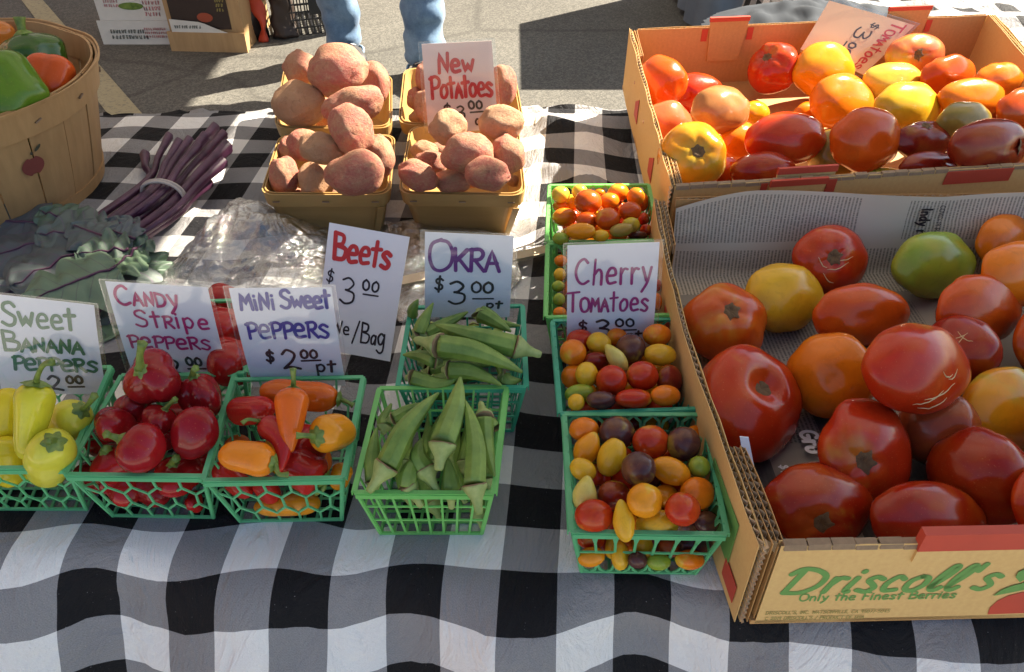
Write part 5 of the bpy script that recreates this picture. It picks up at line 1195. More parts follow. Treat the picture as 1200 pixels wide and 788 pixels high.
# ================================================================== PEPPERS
def lobed(n, amp, ph=0):
    return lambda s, a: 1+amp*(math.sqrt(math.cos(n*a/2+ph)**2+.012)-.6)*(1-.35*s)
def pepper(label, group, A, B, w, color, stem, shape='taper', bend=(0,0,0), lob=.10, n=3, g=0, cat='pepper', name='pepper', calyx=1.0, seed=1, blunt=False):
    """A: stem end, B: tip, w: half width; stem: list of points from the calyx outwards"""
    A, B = Vector(A), Vector(B); m = 26; ctl = [A, A.lerp(B, .33)+Vector(bend), A.lerp(B, .66)+Vector(bend)*.9, B]; pf = catmull(ctl, 200); ss = [(1-math.cos(math.pi*i/m))/2 for i in range(m+1)]; path = [pf[min(200, round(s*200))] for s in ss]; rad = []
    for i in range(m+1):
        s = ss[i]
        if shape == 'round': r = (max(0, s*(1-s)*4))**.5*(1.06-.12*s)
        elif shape == 'blunt': r = (min(1, max(0, s/.30*(2-s/.30)))**.5 if s < .3 else 1)*(1-.14*s)*(max(0, (1-s)/.32*(2-(1-s)/.32))**.5 if s > .68 else 1)
        elif shape == 'long': r = (max(0, s/.22*(2-s/.22))**.5 if s < .22 else 1)*(1-.55*s**1.6)*(max(0, (1-s)/.15*(2-(1-s)/.15))**.5 if s > .85 else 1)
        else: r = (max(0, s/.20*(2-s/.20))**.5 if s < .20 else 1)*(1-.80*s**1.35)*(max(0, (1-s)/.06*(2-(1-s)/.06))**.5 if s > .94 else 1)
        rad.append(max(w*.015, w*r))
    d = (B-A).normalized(); path = [p.copy() for p in path]
    path = sorted(path, key=lambda p: (p-A).dot(d)) if False else path
    ph = random.Random(seed).uniform(0, 3)
    V, F = sweep(path, rad, 36, lobed(n, lob, ph)); 
    cc = Vector((0,0,0)); [cc.__iadd__(Vector(v)) for v in V]; cc /= len(V)
    V = [Vector(v)+(Vector(v)-cc).normalized()*w*.10*mnoise.noise(Vector(v)*34+Vector((seed,0,0))) for v in V]
    o = mk(name, V, F, M['pepper'], label=label, cat=cat, group=group, origin=cc); o.color = (*color, g)
    # calyx and stem
    base = path[0]-d*w*.02; d0 = -d; side = d0.cross(Vector((0,.3,1))).normalized(); up2 = side.cross(d0)
    if stem:
        V = []; nn = 24; rw = w*.50*calyx
        for k in range(4):
            for j in range(nn):
                a = 2*math.pi*j/nn; q = rw*(k/3)*(1+.16*math.sin(6*a)*(k/3)) if k else rw*.12
                V.append(base + side*q*math.cos(a) + up2*q*math.sin(a) + d0*(w*.15 - w*.30*(k/3)**2*.8 + (.0 if k < 3 else -.0)))
        # push the calyx onto the skin
        F = [(k*nn+j, k*nn+(j+1)%nn, (k+1)*nn+(j+1)%nn, (k+1)*nn+j) for k in range(3) for j in range(nn)]
        mk('calyx', V, F, M['stem'], o)
        pts = catmull([base+d0*w*.02]+[Vector(p) for p in stem], 10); L = len(pts)-1
        mk('stem', *sweep(pts, [w*(.17-.06*math.sin(math.pi*i/L*.8)+.05*(i/L)**3) for i in range(L+1)], 10, lambda s, a: 1+.1*math.cos(5*a)), M['stem'], o)
    return o
def zp(f, ox, oy):
    return lambda x, y, z: at(ox+x/f, oy+y/f, z)
def wr(px, P): return px*dep(P)/FPX
DR = (.30,.008,.012); DR2 = (.40,.012,.012)
q = zp(2.627, 0, 330); GC = 'dark red round peppers in the candy stripe pint'
def rp(label, x, y, z, rx, ry, ax, stemxy=None, color=DR, f=2.627, Q=None, group=GC, n=3, lob=.42, seed=1, name='pepper', szf=1):
    Q = Q or q; P = Q(x, y, z); w = wr(rx/f, P)*szf; h = wr(ry/f, P)*szf; ax = Vector(ax).normalized()
    A, B = P+ax*h*.95, P-ax*h*.95; stem = None
    if stemxy: sx, sy, sz = stemxy; E = Q(sx, sy, sz); stem = [A.lerp(E, .5)+ax*h*.12, E]
    return pepper(label, group, A, B, w, color, stem, 'round', lob=lob, n=n, seed=seed, calyx=.62, name=name)
rp('topmost dark red pepper with upright green stem, leaning on the Candy Stripe card', 475, 300, .105, 84, 84, (-.12,-.45,.9), (438,190,.155), seed=1)
rp('dark red pepper with a tall stem in the back right corner of its pint', 622, 357, .082, 62, 78, (-.2,.25,.9), (602,268,.125), seed=2)
rp('dark red pepper at the left rim of its pint, below the topmost one', 350, 440, .082, 58, 56, (.3,.5,.6), seed=3)
rp('dark red pepper directly under the topmost one', 408, 392, .078, 52, 48, (0,.6,.6), seed=4)
rp('dark red pepper with a short stem in the middle of its pint', 490, 430, .082, 50, 46, (.5,.3,.8), (540,362,.105), seed=5)
rp('long two lobed dark red pepper at the right rim of its pint', 600, 465, .084, 66, 92, (.35,.5,.75), seed=6, lob=.3)
rp('shiny dark red pepper with a stem pointing up left, above the front rim', 437, 515, .088, 74, 72, (-.75,.1,.45), (326,470,.108), seed=7, lob=.3)
rp('bright red pepper low behind the front left lattice', 352, 560, .050, 66, 60, (-.2,.1,.9), (330,515,.075), color=DR2, seed=8)
rp('bright red pepper low behind the front middle lattice', 380, 615, .030, 70, 44, (.2,-.3,.7), color=DR2, seed=9)
rp('red pepper low in the front right corner of the candy pint', 548, 600, .042, 72, 54, (-.1,.1,1), (542,545,.075), color=DR2, seed=10)
rp('small red pepper tip at the bottom right lattice of the candy pint', 598, 680, .016, 34, 28, (1,0,.2), color=DR2, seed=11)
for i, (x, y, z) in enumerate([(300,600,.02),(480,480,.04),(560,420,.035),(430,430,.03),(330,500,.03),(620,520,.03),(470,640,.018)]):
    rp(f'red pepper buried in the candy pint, {ORD[i]} of the hidden ones from the bottom', x, y, z, 60, 52, (.3,.3,.8), color=DR, seed=20+i)
for i, (x, y, z, r) in enumerate([(262,385,.062,30),(272,424,.068,32),(235,372,.06,26),(200,380,.05,26),(220,410,.045,28),(262,352,.05,22)]):
    rp(['bright red pepper in the gap between two cards, upper one','glossy red pepper in the gap between two cards, lower one','red pepper behind the right edge of the Candy Stripe card','red pepper hidden behind the Candy Stripe card','red pepper hidden low behind the Candy Stripe card','red pepper at the back rim in the gap between two cards'][i],
       x, y, z, r, r*.9, (.2,.3,.8), color=DR2, f=1, Q=zp(1,0,0), group='red peppers in the half hidden pint', seed=40+i)
# mixed small peppers
m_ = zp(2.625, 180, 330); GM = 'small peppers in the mixed pint'
OR = (.72,.135,.010); AM = (.78,.30,.015); RD = (.48,.020,.014)
def mp(label, A, B, w, c, stem, shape='long', bend=(0,0,0), seed=1, g=0, lob=.06, n=3, cal=1.0):
    PA, PB = m_(*A), m_(*B); return pepper(label, GM, PA, PB, wr(w/2.625, PA), c, [m_(*s) for s in stem] if stem else None, shape, bend, lob=lob, n=n, g=g, seed=seed, calyx=cal)
mp('long orange pepper lying along the back of the mixed pint', (572,362,.078), (325,335,.082), 50, OR, [(598,372,.08),(615,382,.078)], 'blunt', seed=1, lob=.10)
mp('red pepper with a dimpled tip at the left back of the mixed pint', (235,400,.070), (368,392,.086), 47, RD, None, 'blunt', seed=2)
mp('dark red pepper under the upright orange pepper', (500,480,.055), (400,560,.06), 70, (.40,.015,.012), None, 'blunt', seed=3, lob=.1)
mp('large red pepper at the front right behind the rim of the mixed pint', (525,615,.052), (400,545,.066), 66, RD, [(520,640,.05),(500,648,.045)], 'blunt', seed=4, lob=.14)
mp('red pepper low at the front left of the mixed pint', (190,560,.055), (300,660,.03), 40, RD, None, 'blunt', seed=5)
mp('red pepper low at the front middle of the mixed pint', (330,610,.05), (370,670,.02), 38, RD, None, 'blunt', seed=6)
mp('long yellow orange pepper lying at the bottom of the mixed pint', (515,680,.016), (310,695,.014), 36, AM, None, 'blunt', seed=7)
mp('orange pepper low at the right lattice of the mixed pint', (590,560,.05), (560,640,.03), 34, AM, None, 'blunt', seed=8)
mp('curved red pepper with a green hooked stem across the middle', (335,432,.092), (388,588,.080), 43, RD, [(318,428,.102),(290,425,.105),(272,437,.104)], 'taper', (.010,0,.004), seed=9)
mp('yellow orange pepper lying at the left front on top, stem to the right', (372,560,.088), (202,528,.088), 55, (.80,.24,.012), [(385,592,.088),(415,595,.086)], 'blunt', seed=10, lob=.08)
mp('amber pepper pointing its stem at the viewer, at the right rim', (500,478,.096), (605,455,.074), 62, AM, [(470,474,.104),(438,474,.106)], 'blunt', seed=11, lob=.14)
mp('upright orange pepper with a straight green stem, tallest in the mixed pint', (429,330,.118), (418,530,.086), 57, OR, [(430,305,.128),(428,268,.138)], 'taper', (0,-.003,0), seed=12, cal=.9)
for i in range(5): mp(f'{["orange","red","amber","red","orange"][i]} small pepper buried in the mixed pint, {ORD[i]} from left', (250+60*i, 480+20*(i%2), .03), (280+60*i, 590, .02), 42, [OR,RD,AM,RD,OR][i], None, 'blunt', seed=30+i)
# banana peppers
bq = zp(3.75, 0, 400); GB = 'yellow banana peppers'; YL = (.74,.60,.03); YL2 = (.70,.66,.06)
def bp_(label, A, B, w, c, stem, shape, seed, lob=.07, cal=.9, bend=(0,0,0)):
    PA, PB = bq(*A), bq(*B); return pepper(label, GB, PA, PB, wr(w/3.75, PA), c, [bq(*s) for s in stem] if stem else None, shape, bend, lob=lob, n=3, seed=seed, calyx=cal)
bp_('yellow banana pepper standing at the back, glossy side to the light', (50,205,.10), (20,440,.06), 72, (.80,.62,.02), None, 'blunt', 1)
bp_('yellow banana pepper at the right lying back, torn calyx to the rim', (360,300,.088), (200,430,.05), 92, YL2, [(385,280,.102),(415,240,.118)], 'blunt', 2)
bp_('yellow banana pepper bulging over the left front rim', (20,420,.075), (45,640,.03), 72, YL, None, 'blunt', 3)
bp_('yellow green banana pepper standing upright with a curved green stem', (160,185,.128), (112,520,.075), 86, (.66,.60,.035), [(165,150,.145),(190,105,.158),(232,92,.162)], 'long', 4, cal=1.35)
bp_('yellow banana pepper with its brown cut calyx turned to the viewer', (238,440,.100), (200,600,.035), 108, YL2, [(225,432,.108),(208,442,.110)], 'blunt', 5, lob=.05)
for i in range(4): bp_(f'yellow pepper buried in the banana pint, {ORD[i]} from left', (40+70*i,470,.04), (30+70*i,620,.02), 60, YL, None, 'blunt', 30+i)
# ================================================================== OKRA
def okra(label, stem, cap, tip, w, group, bend=(0,0,0), z=None, seed=0):
    """stem end, cap line and tip in world places, w half width"""
    S0, Cp, T = Vector(stem), Vector(cap), Vector(tip); rd = random.Random(seed); m = 22
    root = thing('okra_pod', label, 'okra', (S0+T)/2, group)
    path = catmull([Cp, Cp.lerp(T, .4)+Vector(bend), Cp.lerp(T, .75)+Vector(bend)*.7, T], m)
    rad = [w*min(1, .90+.35*(i/m))*(1-.93*(i/m)**1.5)+.0004 for i in range(m+1)]; ph = rd.uniform(0, 2)
    rib = lambda s, a: 1+.09*(abs(math.cos(4*a+ph))**5-.3)*(1-s)**.3+.02*math.sin(2*a+9*s)
    pod = mk('pod', *sweep(path, rad, 64, rib), M['okra'], root)
    d = (Cp-S0); capath = [Cp+(-d).normalized()*0]+[Cp-d*k for k in (.03,.12,.3,.5,.72,.9,1.0)]
    mk('cap', *sweep(capath, [w*.97, w*1.06, w*1.05, w*.80, w*.52, w*.38, w*.36, w*.26], 24, lambda s, a: 1+.04*math.cos(6*a+ph)), M['okra_cap'], root)
    rr = []; pp = [Cp-d*.0, Cp-d*.02]; mk('cap_ring', *sweep([Cp+d*.012, Cp-d*.015, Cp-d*.05], [w*1.0, w*1.085, w*1.0], 24, lambda s, a: 1+.03*math.cos(9*a)), M['okra_ring'], root)
    return root
oq = zp(2.4615, 400, 330); GO1, GO2 = 'okra pods in the front pint', 'okra pods in the rear pint'
def ok(label, st, cp, tp_, w, grp, seed, bend=(0,0,0)):
    P = oq(*cp); rb = random.Random(seed*3+1); bend = tuple(b_+rb.uniform(-.0045,.0045) for b_ in bend); okra(label, oq(*st), P, oq(*tp_), wr(w/2.4615/2, P)*.93, grp, bend, seed=seed)
# rear pint
ok('okra pod lying diagonally at the back left of the rear pint', (205,165,.075),(225,150,.082),(265,62,.10),46,GO2,1)
ok('small okra tip poking up in the back left corner of the rear pint', (198,110,.07),(205,95,.075),(222,52,.098),34,GO2,2)
ok('pale okra pod behind the two big crossing ones', (208,172,.075),(245,150,.08),(365,88,.09),42,GO2,3)
ok('okra pod lying at the back right, against the card', (395,78,.098),(400,92,.095),(490,145,.085),54,GO2,4)
ok('small okra pod along the back rim of the rear pint', (380,100,.082),(400,106,.082),(515,128,.078),32,GO2,5)
ok('okra pod at the left rim of the rear pint, tip to the left', (292,232,.084),(270,230,.086),(178,212,.080),46,GO2,6)
ok('okra pod along the front left rim of the rear pint', (185,278,.076),(205,278,.078),(330,280,.080),50,GO2,7)
ok('ridged okra pod along the front rim with tip to the right', (290,255,.084),(312,255,.086),(462,300,.080),56,GO2,8)
ok('two small okra ends in the front right corner of the rear pint', (450,275,.074),(470,278,.074),(520,285,.07),44,GO2,9)
ok('longest okra pod on top, its stem sticking out past the right rim', (576,212,.090),(500,188,.098),(272,125,.106),72,GO2,10,(0,0,.004))
ok('big okra pod in the middle of the rear pint, brown ring left, tip right', (214,168,.098),(285,185,.104),(522,262,.088),74,GO2,11,(0,.0,.003))
for i in range(7): ok(f'okra pod in the bottom layer of the rear pint, {ORD[i]} from the back', (190+10*i,150+28*i,.045),(215+10*i,152+28*i,.045),(430,130+28*i,.04),50,GO2,60+i)
for i in range(4): ok(f'okra pod in the lowest layer of the rear pint, {ORD[i]} from left', (260+60*i,120,.022),(262+60*i,140,.022),(280+60*i,280,.02),50,GO2,80+i)
# front pint
for i in range(7): ok(f'okra pod in the lower layer of the front pint, {ORD[i]} from left', (140+42*i,560,.034),(142+42*i,530,.034),(170+40*i,380,.03),48,GO1,90+i)
ok('okra lying low with its pale cap at the bottom left lattice', (205,655,.022),(190,610,.028),(150,500,.04),48,GO1,20)
ok('okra low behind the front lattice, cap end at the centre left', (285,690,.014),(262,640,.02),(210,520,.04),50,GO1,21)
ok('okra low behind the front lattice, cap end at the centre', (360,640,.028),(340,600,.034),(320,500,.05),50,GO1,22)
ok('okra low behind the front lattice, cap end at the right', (408,712,.010),(392,665,.016),(360,560,.04),48,GO1,23)
ok('okra end at the right lattice of the front pint', (428,600,.05),(425,570,.055),(410,450,.06),44,GO1,24)
ok('okra pod leaning in the back left corner behind the front ones', (125,405,.076),(150,395,.08),(240,352,.09),38,GO1,25)
ok('okra pod peeking out in the back row left', (120,440,.07),(125,420,.072),(145,352,.082),46,GO1,26)
ok('okra pod peeking out in the back row right', (440,430,.066),(440,420,.07),(430,365,.082),40,GO1,27)
ok('okra pod at the left rim, tip up, standing against the lattice', (100,610,.060),(95,575,.068),(102,422,.094),56,GO1,28)
ok('short okra pod at the front left with its wide pale cap in the middle', (232,650,.056),(190,585,.074),(215,505,.086),62,GO1,29)
ok('short okra pod left of the centre, its cap pointing down right', (278,608,.070),(240,540,.082),(232,455,.092),64,GO1,30)
ok('okra pod in the centre front between two long ones, cap down', (318,655,.050),(316,600,.066),(308,510,.084),60,GO1,31)
ok('okra pod at the right, pale yellow green with stem up and tip down', (402,350,.098),(412,395,.098),(442,562,.078),58,GO1,32)
ok('long okra pod on the left, leaning from the front rim to the back', (78,608,.078),(132,530,.092),(280,322,.112),76,GO1,33,(0,0,.002))
ok('long okra pod on the right, its tip up and capped end over the front rim', (398,672,.076),(384,585,.092),(356,342,.110),72,GO1,34)
ok('thickest okra pod in the middle with grey green skin', (280,545,.094),(292,468,.106),(344,276,.120),84,GO1,35)
# ================================================================== POTATOES
def pot_mesh(seed):
    rd = random.Random(seed); V, F = body_mesh(seed=seed*7, ribs=3, lob=0, dimp=0, flat=1, nu=44, nv=28, noise_a=.16); V, F = weld(V, F, 44, 28)
    eyes = [Vector((rd.gauss(0,1), rd.gauss(0,1), rd.gauss(0,1))).normalized() for _ in range(9)]; out = []
    for v in V:
        v = Vector(v); n = v.normalized(); k = 0
        for e in eyes: dd = (n-e).length; k += .10*math.exp(-(dd/.075)**2) - .03*math.exp(-((dd-.15)/.06)**2)
        out.append(v*(1-k+.012*mnoise.noise(n*7+Vector((seed,0,0)))))
    return mesh_of(out, F, M['potato'], name='potato')
POTS = [pot_mesh(s) for s in range(1,7)]
def vbasket(label, bl, br, fr, fl, zr, fb=None, inset=.014, group='thin wooden potato baskets'):
    BLp, BRp, FRp, FLp = at(*bl, zr), at(*br, zr), at(*fr, zr), at(*fl, zr); c = (BLp+BRp+FRp+FLp)/4; C0 = Vector((c.x, c.y, 0)); root = thing('wooden_basket', label, 'basket', C0, group)
    def loop(z, sc, rr=.26, n=8):
        P = [FLp, FRp, BRp, BLp]; out = []
        for i in range(4):
            p, a, b = P[i], P[i-1], P[(i+1)%4]
            p1, p2 = p.lerp(a, rr*.5), p.lerp(b, rr*.5)
            for k in range(n+1): s = k/n; out.append((1-s)**2*p1+2*s*(1-s)*p+s*s*p2)
        return [Vector((c.x+(v.x-c.x)*sc, c.y+(v.y-c.y)*sc, z)) for v in out]
    t = .0016; zs = [(0.002,.78),(zr*.5,.89),(zr,1.0)]
    def shell(za, sa, zb, sb, off, th, nm, mat, par):
        A, B = loop(za, sa*(1+off)), loop(zb, sb*(1+off)); A2, B2 = loop(za, sa*(1+off)-th/.09), loop(zb, sb*(1+off)-th/.09); n = len(A); V = A+B+A2+B2; F = []
        for i in range(n): j = (i+1) % n; F += [(i, j, n+j, n+i), (2*n+j, 2*n+i, 3*n+i, 3*n+j), (n+i, n+j, 3*n+j, 3*n+i), (j, i, 2*n+i, 2*n+j)]
        return mk(nm, V, F, mat, par, False)
    shell(.002, .80, zr-.002, .985, 0, .0016, 'veneer_side', M['veneer'], root)
    rim = shell(zr-.019, .972, zr, 1.0, .012, .0014, 'rim_band', M['veneer'], root); shell(zr-.017, .955, zr+.001, .983, -.012, .0014, 'inner_band', M['veneer'], root)
    B = loop(.003, .80); mk('bottom', B+[p+Vector((0,0,.0015)) for p in B], [tuple(range(len(B)))[::-1], tuple(range(len(B), 2*len(B)))], M['veneer'], root, False)
    b = MB(); 
    for x in (.12, .5, .88):
        p = FLp.lerp(FRp, x); p = c+(p-c)*1.016; b.box((p.x, p.y-.0006, zr-.010), .009, .0012, .0014)
    b.build('staple', M['wire'], rim)
    # the folded corner strip of the front side
    a0, a1 = FLp.lerp(FRp, .96), FLp.lerp(FRp, .905)
    for s in (0,):
        p = [C0+(Vector((v.x, v.y, 0))-C0)*k+Vector((0,0,z)) for v, k, z in ((a0,.81,.004),(a1,.81,.004),(a1,.99,zr-.019),(a0,.99,zr-.019))]
        quadface([p[1],p[0],p[3],p[2]], M['veneer'], 'corner_strip', root, off=.0006, thick=.001)
    return root
vbasket('thin wooden basket at the back left, heaped with the biggest potatoes', (334,76),(459,88),(459,150),(321,150), .075)
vbasket('thin wooden basket at the back right behind the New Potatoes card', (474,80),(602,80),(614,146),(467,146), .075)
vbasket('thin wooden basket at the front left, next to the clear bags', (328,158),(463,158),(456,228),(305,228), .075)
vbasket('thin wooden basket at the front right with its whole tan front showing', (481,148),(607,147),(616,229),(467,227), .075)
PC = dict(red=(.43,.115,.078), tan=(.46,.25,.125), mix=(.44,.155,.095))
C_.update(pr=PC['red'], pt=PC['tan'], pm=PC['mix'])
def potatoes(rows, group, where):
    items = load([(r[0],r[1],r[2],r[3],r[4],r[5]) for r in rows], 3.153, 280, 40, .09); relax(items, .006, .20, 60, .86)
    for i, d in enumerate(items):
        d['g'] = .2; me = POTS[(i*5+len(rows)) % 6]; d.setdefault('roll', None)
        if d['roll'] is None and d['rx'] > d['ry']*1.12: d['roll'] = 90; d['rx'], d['ry'] = d['ry'], d['rx']
        elif d['roll'] is None: d['roll'] = 0
        elif d['rx'] > d['ry']: d['rx'], d['ry'] = d['ry'], d['rx']
        put_round('potato', me, d, 'potato', d['label'], group)
L = lambda z, s, **k: dict(z=z, label=s, **k)
potatoes([(225,262,100,85,'pt',L(.10,'large dusty tan potato at the left of the back left basket')),(225,128,60,62,'pm',L(.115,'shaded potato at the back left, half behind the biggest one')),(497,185,60,78,'pr',L(.10,'sunlit potato at the right rim of the back left basket')),
 (365,135,107,93,'pr',L(.145,'biggest potato crowning the back left basket, with two cuts',roll=80)),(425,265,115,68,'pr',L(.125,'long pinkish potato in front of the biggest one',roll=72)),(330,300,60,60,'pm',L(.05,'potato buried low in the back left basket')),(440,300,50,40,'pm',L(.06,'potato buried at the front of the back left basket'))],
 'potatoes in the back left basket', '')
potatoes([(185,430,40,50,'pr',L(.07,'reddish potato peeking at the left wall behind the pink one')),(165,525,57,70,'pr',L(.075,'dark red potato at the left front, half shaded')),(190,598,62,30,'pr',L(.05,'potato low behind the front rim at the left')),(285,545,66,75,'pt',L(.075,'tan potato in the front middle with a shadow across')),
 (240,410,62,60,'pr',L(.10,'pink potato behind the flat tan one')),(515,455,60,75,'pm',L(.10,'potato leaning on the right rim of the front left basket')),(400,450,50,40,'pm',L(.07,'potato in the middle gap of the front left basket')),(305,425,83,60,'pt',L(.125,'smooth yellowish tan potato lying across the pink one',roll=-80)),
 (430,517,110,80,'pr',L(.125,'longest potato lying on the front right of its basket',roll=80)),(415,350,82,90,'pr',L(.15,'potato with deep dark eyes perched between the two left baskets',roll=-12)),(380,600,60,30,'pm',L(.04,'potato low behind the front rim at the right'))],
 'potatoes in the front left basket', '')
potatoes([(975,190,55,75,'pr',L(.12,'large sunlit potato to the right of the New Potatoes card')),(682,160,30,52,'pr',L(.12,'potato half covered by the left edge of the card')),(655,240,34,42,'pr',L(.09,'shaded potato in the dark left part of the back right basket')),(692,265,46,58,'pm',L(.10,'pinkish potato at the lower left of the card')),(680,305,50,28,'pt',L(.07,'tan potato low at the front of the back right basket')),
 (820,200,90,80,'pm',L(.10,'potato completely behind the New Potatoes card')),(900,280,60,50,'pm',L(.07,'potato behind the card low down'))],'potatoes in the back right basket', '')
potatoes([(740,428,30,28,'pm',L(.075,'small potato between the knobbly one and the orange tan one')),(685,432,50,38,'pt',L(.075,'orange tan potato at the back left of the front right basket')),(710,482,62,50,'pr',L(.085,'pink potato half under the central one')),(1010,542,24,22,'pt',L(.055,'small tan potato in the front right corner')),
 (660,523,74,56,'pr',L(.10,'shiny reddish potato with a pale tip at the left front',roll=-70)),(790,545,70,45,'pm',L(.085,'potato in the middle of the front rim')),(990,450,68,72,'pr',L(.115,'reddish potato at the right rim under the big tan one')),(775,345,70,65,'pt',L(.14,'knobbly tan potato in front of the price on the card')),
 (970,330,83,70,'pt',L(.14,'big tan potato right of the price, at the back right rim')),(845,440,97,73,'pr',L(.13,'central pinkish potato with a pointed right end',roll=80)),(920,518,80,62,'pr',L(.125,'potato with several eyes, nearest the front right')),(850,540,50,30,'pm',L(.05,'potato buried in the front right basket'))],
 'potatoes in the front right basket', '')
# ================================================================== BUSHEL BASKET with bell peppers
BC = Vector((-.775, 1.055, 0)); RT, RB, HB = .203, .163, .172
bb = thing('round_basket', 'round stave basket with faded apple prints, filled with bell peppers', 'basket', BC)
ns = 22
for i in range(ns):
    a0, a1 = 2*math.pi*(i+.02)/ns, 2*math.pi*(i+.98)/ns; V = []; rr = random.Random(i).uniform(-.0008,.0008)
    for o in (0, -.002):
        for k in range(7):
            z = .003+HB*k/6; r = RB+(RT-RB)*(k/6)**.85 + o + rr
            for m in range(4): a = a0+(a1-a0)*m/3; V.append(BC+Vector((r*math.cos(a), r*math.sin(a), z)))
    F = []
    for k in range(6):
        for m in range(3): p = k*4+m; F += [(p, p+1, p+5, p+4), (28+p+1, 28+p, 28+p+4, 28+p+5)]
        F += [(k*4, k*4+4, 28+k*4+4, 28+k*4), (k*4+3, 28+k*4+3, 28+k*4+7, k*4+7)]
    F += [(24+m, 25+m, 53+m, 52+m) for m in range(3)]
    mk('stave', V, F, M['basket_wood'], bb, False)
def hoop(z0, z1, r0, r1, th, nm, sc=1):
    V = []; n = 72; F = []
    for i in range(n):
        a = 2*math.pi*i/n; w = .0012*math.sin(5*a)+.0008*math.sin(11*a)
        for r, z in ((r0, z0), (r1, z1), (r1-th, z1), (r0-th, z0)): V.append(BC+Vector(((r+w)*math.cos(a), (r+w)*math.sin(a), z+w)))
    for i in range(n):
        j = (i+1) % n
        for k in range(4): F.append((i*4+k, j*4+k, j*4+(k+1)%4, i*4+(k+1)%4))
    return mk(nm, V, F, M['basket_wood'], bb, False)
hoop(HB-.036, HB+.002, RT-.0035, RT+.0045, .0028, 'outer_hoop'); hoop(HB-.030, HB+.004, RT-.008, RT-.0015, .0022, 'inner_hoop'); hoop(.004, .022, RB+.0035, RB+.0075, .003, 'base_hoop')
hoop(HB+.0005, HB+.005, RT+.0075, RT+.0085, .0025, 'rim_strip')
for a in (-95,-72,-50,-28,-6,20):
    a = R(a); rr = RT+.0015; P = BC+Vector((rr*math.cos(a), rr*math.sin(a), HB-.020)); q_ = Vector((-math.sin(a), math.cos(a), 0)); b = MB(); b.bar(P-q_*.005, P+q_*.004+Vector((0,0,.003)), Vector((math.cos(a), math.sin(a), .1)), .0016, .003); b.build('staple', M['wire'], bb)
B_ = MB(); B_.v = [tuple(BC+Vector((RB*.98*math.cos(2*math.pi*i/24), RB*.98*math.sin(2*math.pi*i/24), z))) for z in (.003,.006) for i in range(24)]; B_.f = [tuple(range(24))[::-1], tuple(range(24,48))]; B_.build('bottom', M['basket_wood'], bb)
def print_on(a_deg, z, pts, mat, nm, k=0):
    V = []
    for x, y in pts:
        zz = z+y; f = max(0, (zz-.003)/HB); r = RB+(RT-RB)*f**.85+.0022+k*.0003; a = R(a_deg)+x/r; V.append(BC+Vector((r*math.cos(a), r*math.sin(a), zz)))
    V.append(sum(V, Vector())/len(V)+ (Vector((math.cos(R(a_deg)), math.sin(R(a_deg)), 0))*.0004)); n = len(pts)
    mk(nm, V, [(i, (i+1)%n, n) for i in range(n)], mat, bb, False)
for ad, zz in ((-86,.066),(-34,.095)):
    ap = [(.0135*math.cos(t)*(1+.12*math.cos(2*t)), .0145*math.sin(t)*(1-.22*(abs(math.cos(t))<.25)*(1))) for t in [2*math.pi*i/28 for i in range(28)]]
    print_on(ad, zz, ap, M['apple_ink'], 'apple_print'); print_on(ad, zz, [(.002+.002*math.cos(t), .018+.0025*math.sin(t)) for t in [2*math.pi*i/10 for i in range(10)]][:], M['leaf_ink'], 'leaf_print')
    print_on(ad+2.5, zz+.004, [(.003+.005*math.cos(t), .0185+.0028*math.sin(t)+.003*math.cos(t)) for t in [2*math.pi*i/12 for i in range(12)]], M['leaf_ink'], 'leaf_print', 1)
GBp = 'bell peppers in the round basket'; GR1 = (.035,.10,.012); GR2 = (.10,.20,.015)
def bell(label, px, py, z, rpx, hpx, ax, c, g, stem=True, seed=1, n=4, lob=.20):
    P = at(px, py, z); w, h = wr(rpx, P), wr(hpx, P); ax = Vector(ax).normalized(); A, B = P+ax*h*.9, P-ax*h*.95
    o = pepper(label, GBp, A, B, w, c, [A+ax*w*.12, A+ax*w*.55+Vector((.004,0,0))] if stem else None, 'blunt', lob=lob, n=n, seed=seed, calyx=.7, cat='bell pepper', name='bell_pepper', g=g)
bell('dark green bell pepper at the back of the round basket, stem up', 43, 78, .155, 36, 40, (-.25,.35,.9), GR1, 0, True, 3)
bell('orange red folded bell pepper in the middle of the round basket', 58, 94, .165, 28, 32, (.1,.7,.6), (.62,.085,.012), 0, False, 5, 3, .3)
bell('light green bell pepper at the front left of the round basket', 8, 110, .178, 46, 47, (-.5,.3,.6), GR2, 0, False, 7)
bell('orange bell pepper behind the green ones at the left picture edge', -12, 50, .16, 28, 28, (0,.3,.9), (.60,.18,.03), 0, True, 8)
for i, (dx, dy) in enumerate([(-.08,0),(.06,.04),(0,-.09),(.09,-.05),(-.1,-.08),(-.02,.1),(.11,.06)]):
    P = BC+Vector((dx,dy,.075)); o = pepper(f'green bell pepper buried inside the round basket, {ORD[i]} counted from the left wall', GBp, P+Vector((0,0,.038)), P-Vector((0,0,.038)), .042, GR1, None, 'blunt', lob=.2, n=4, seed=50+i, cat='bell pepper', name='bell_pepper')
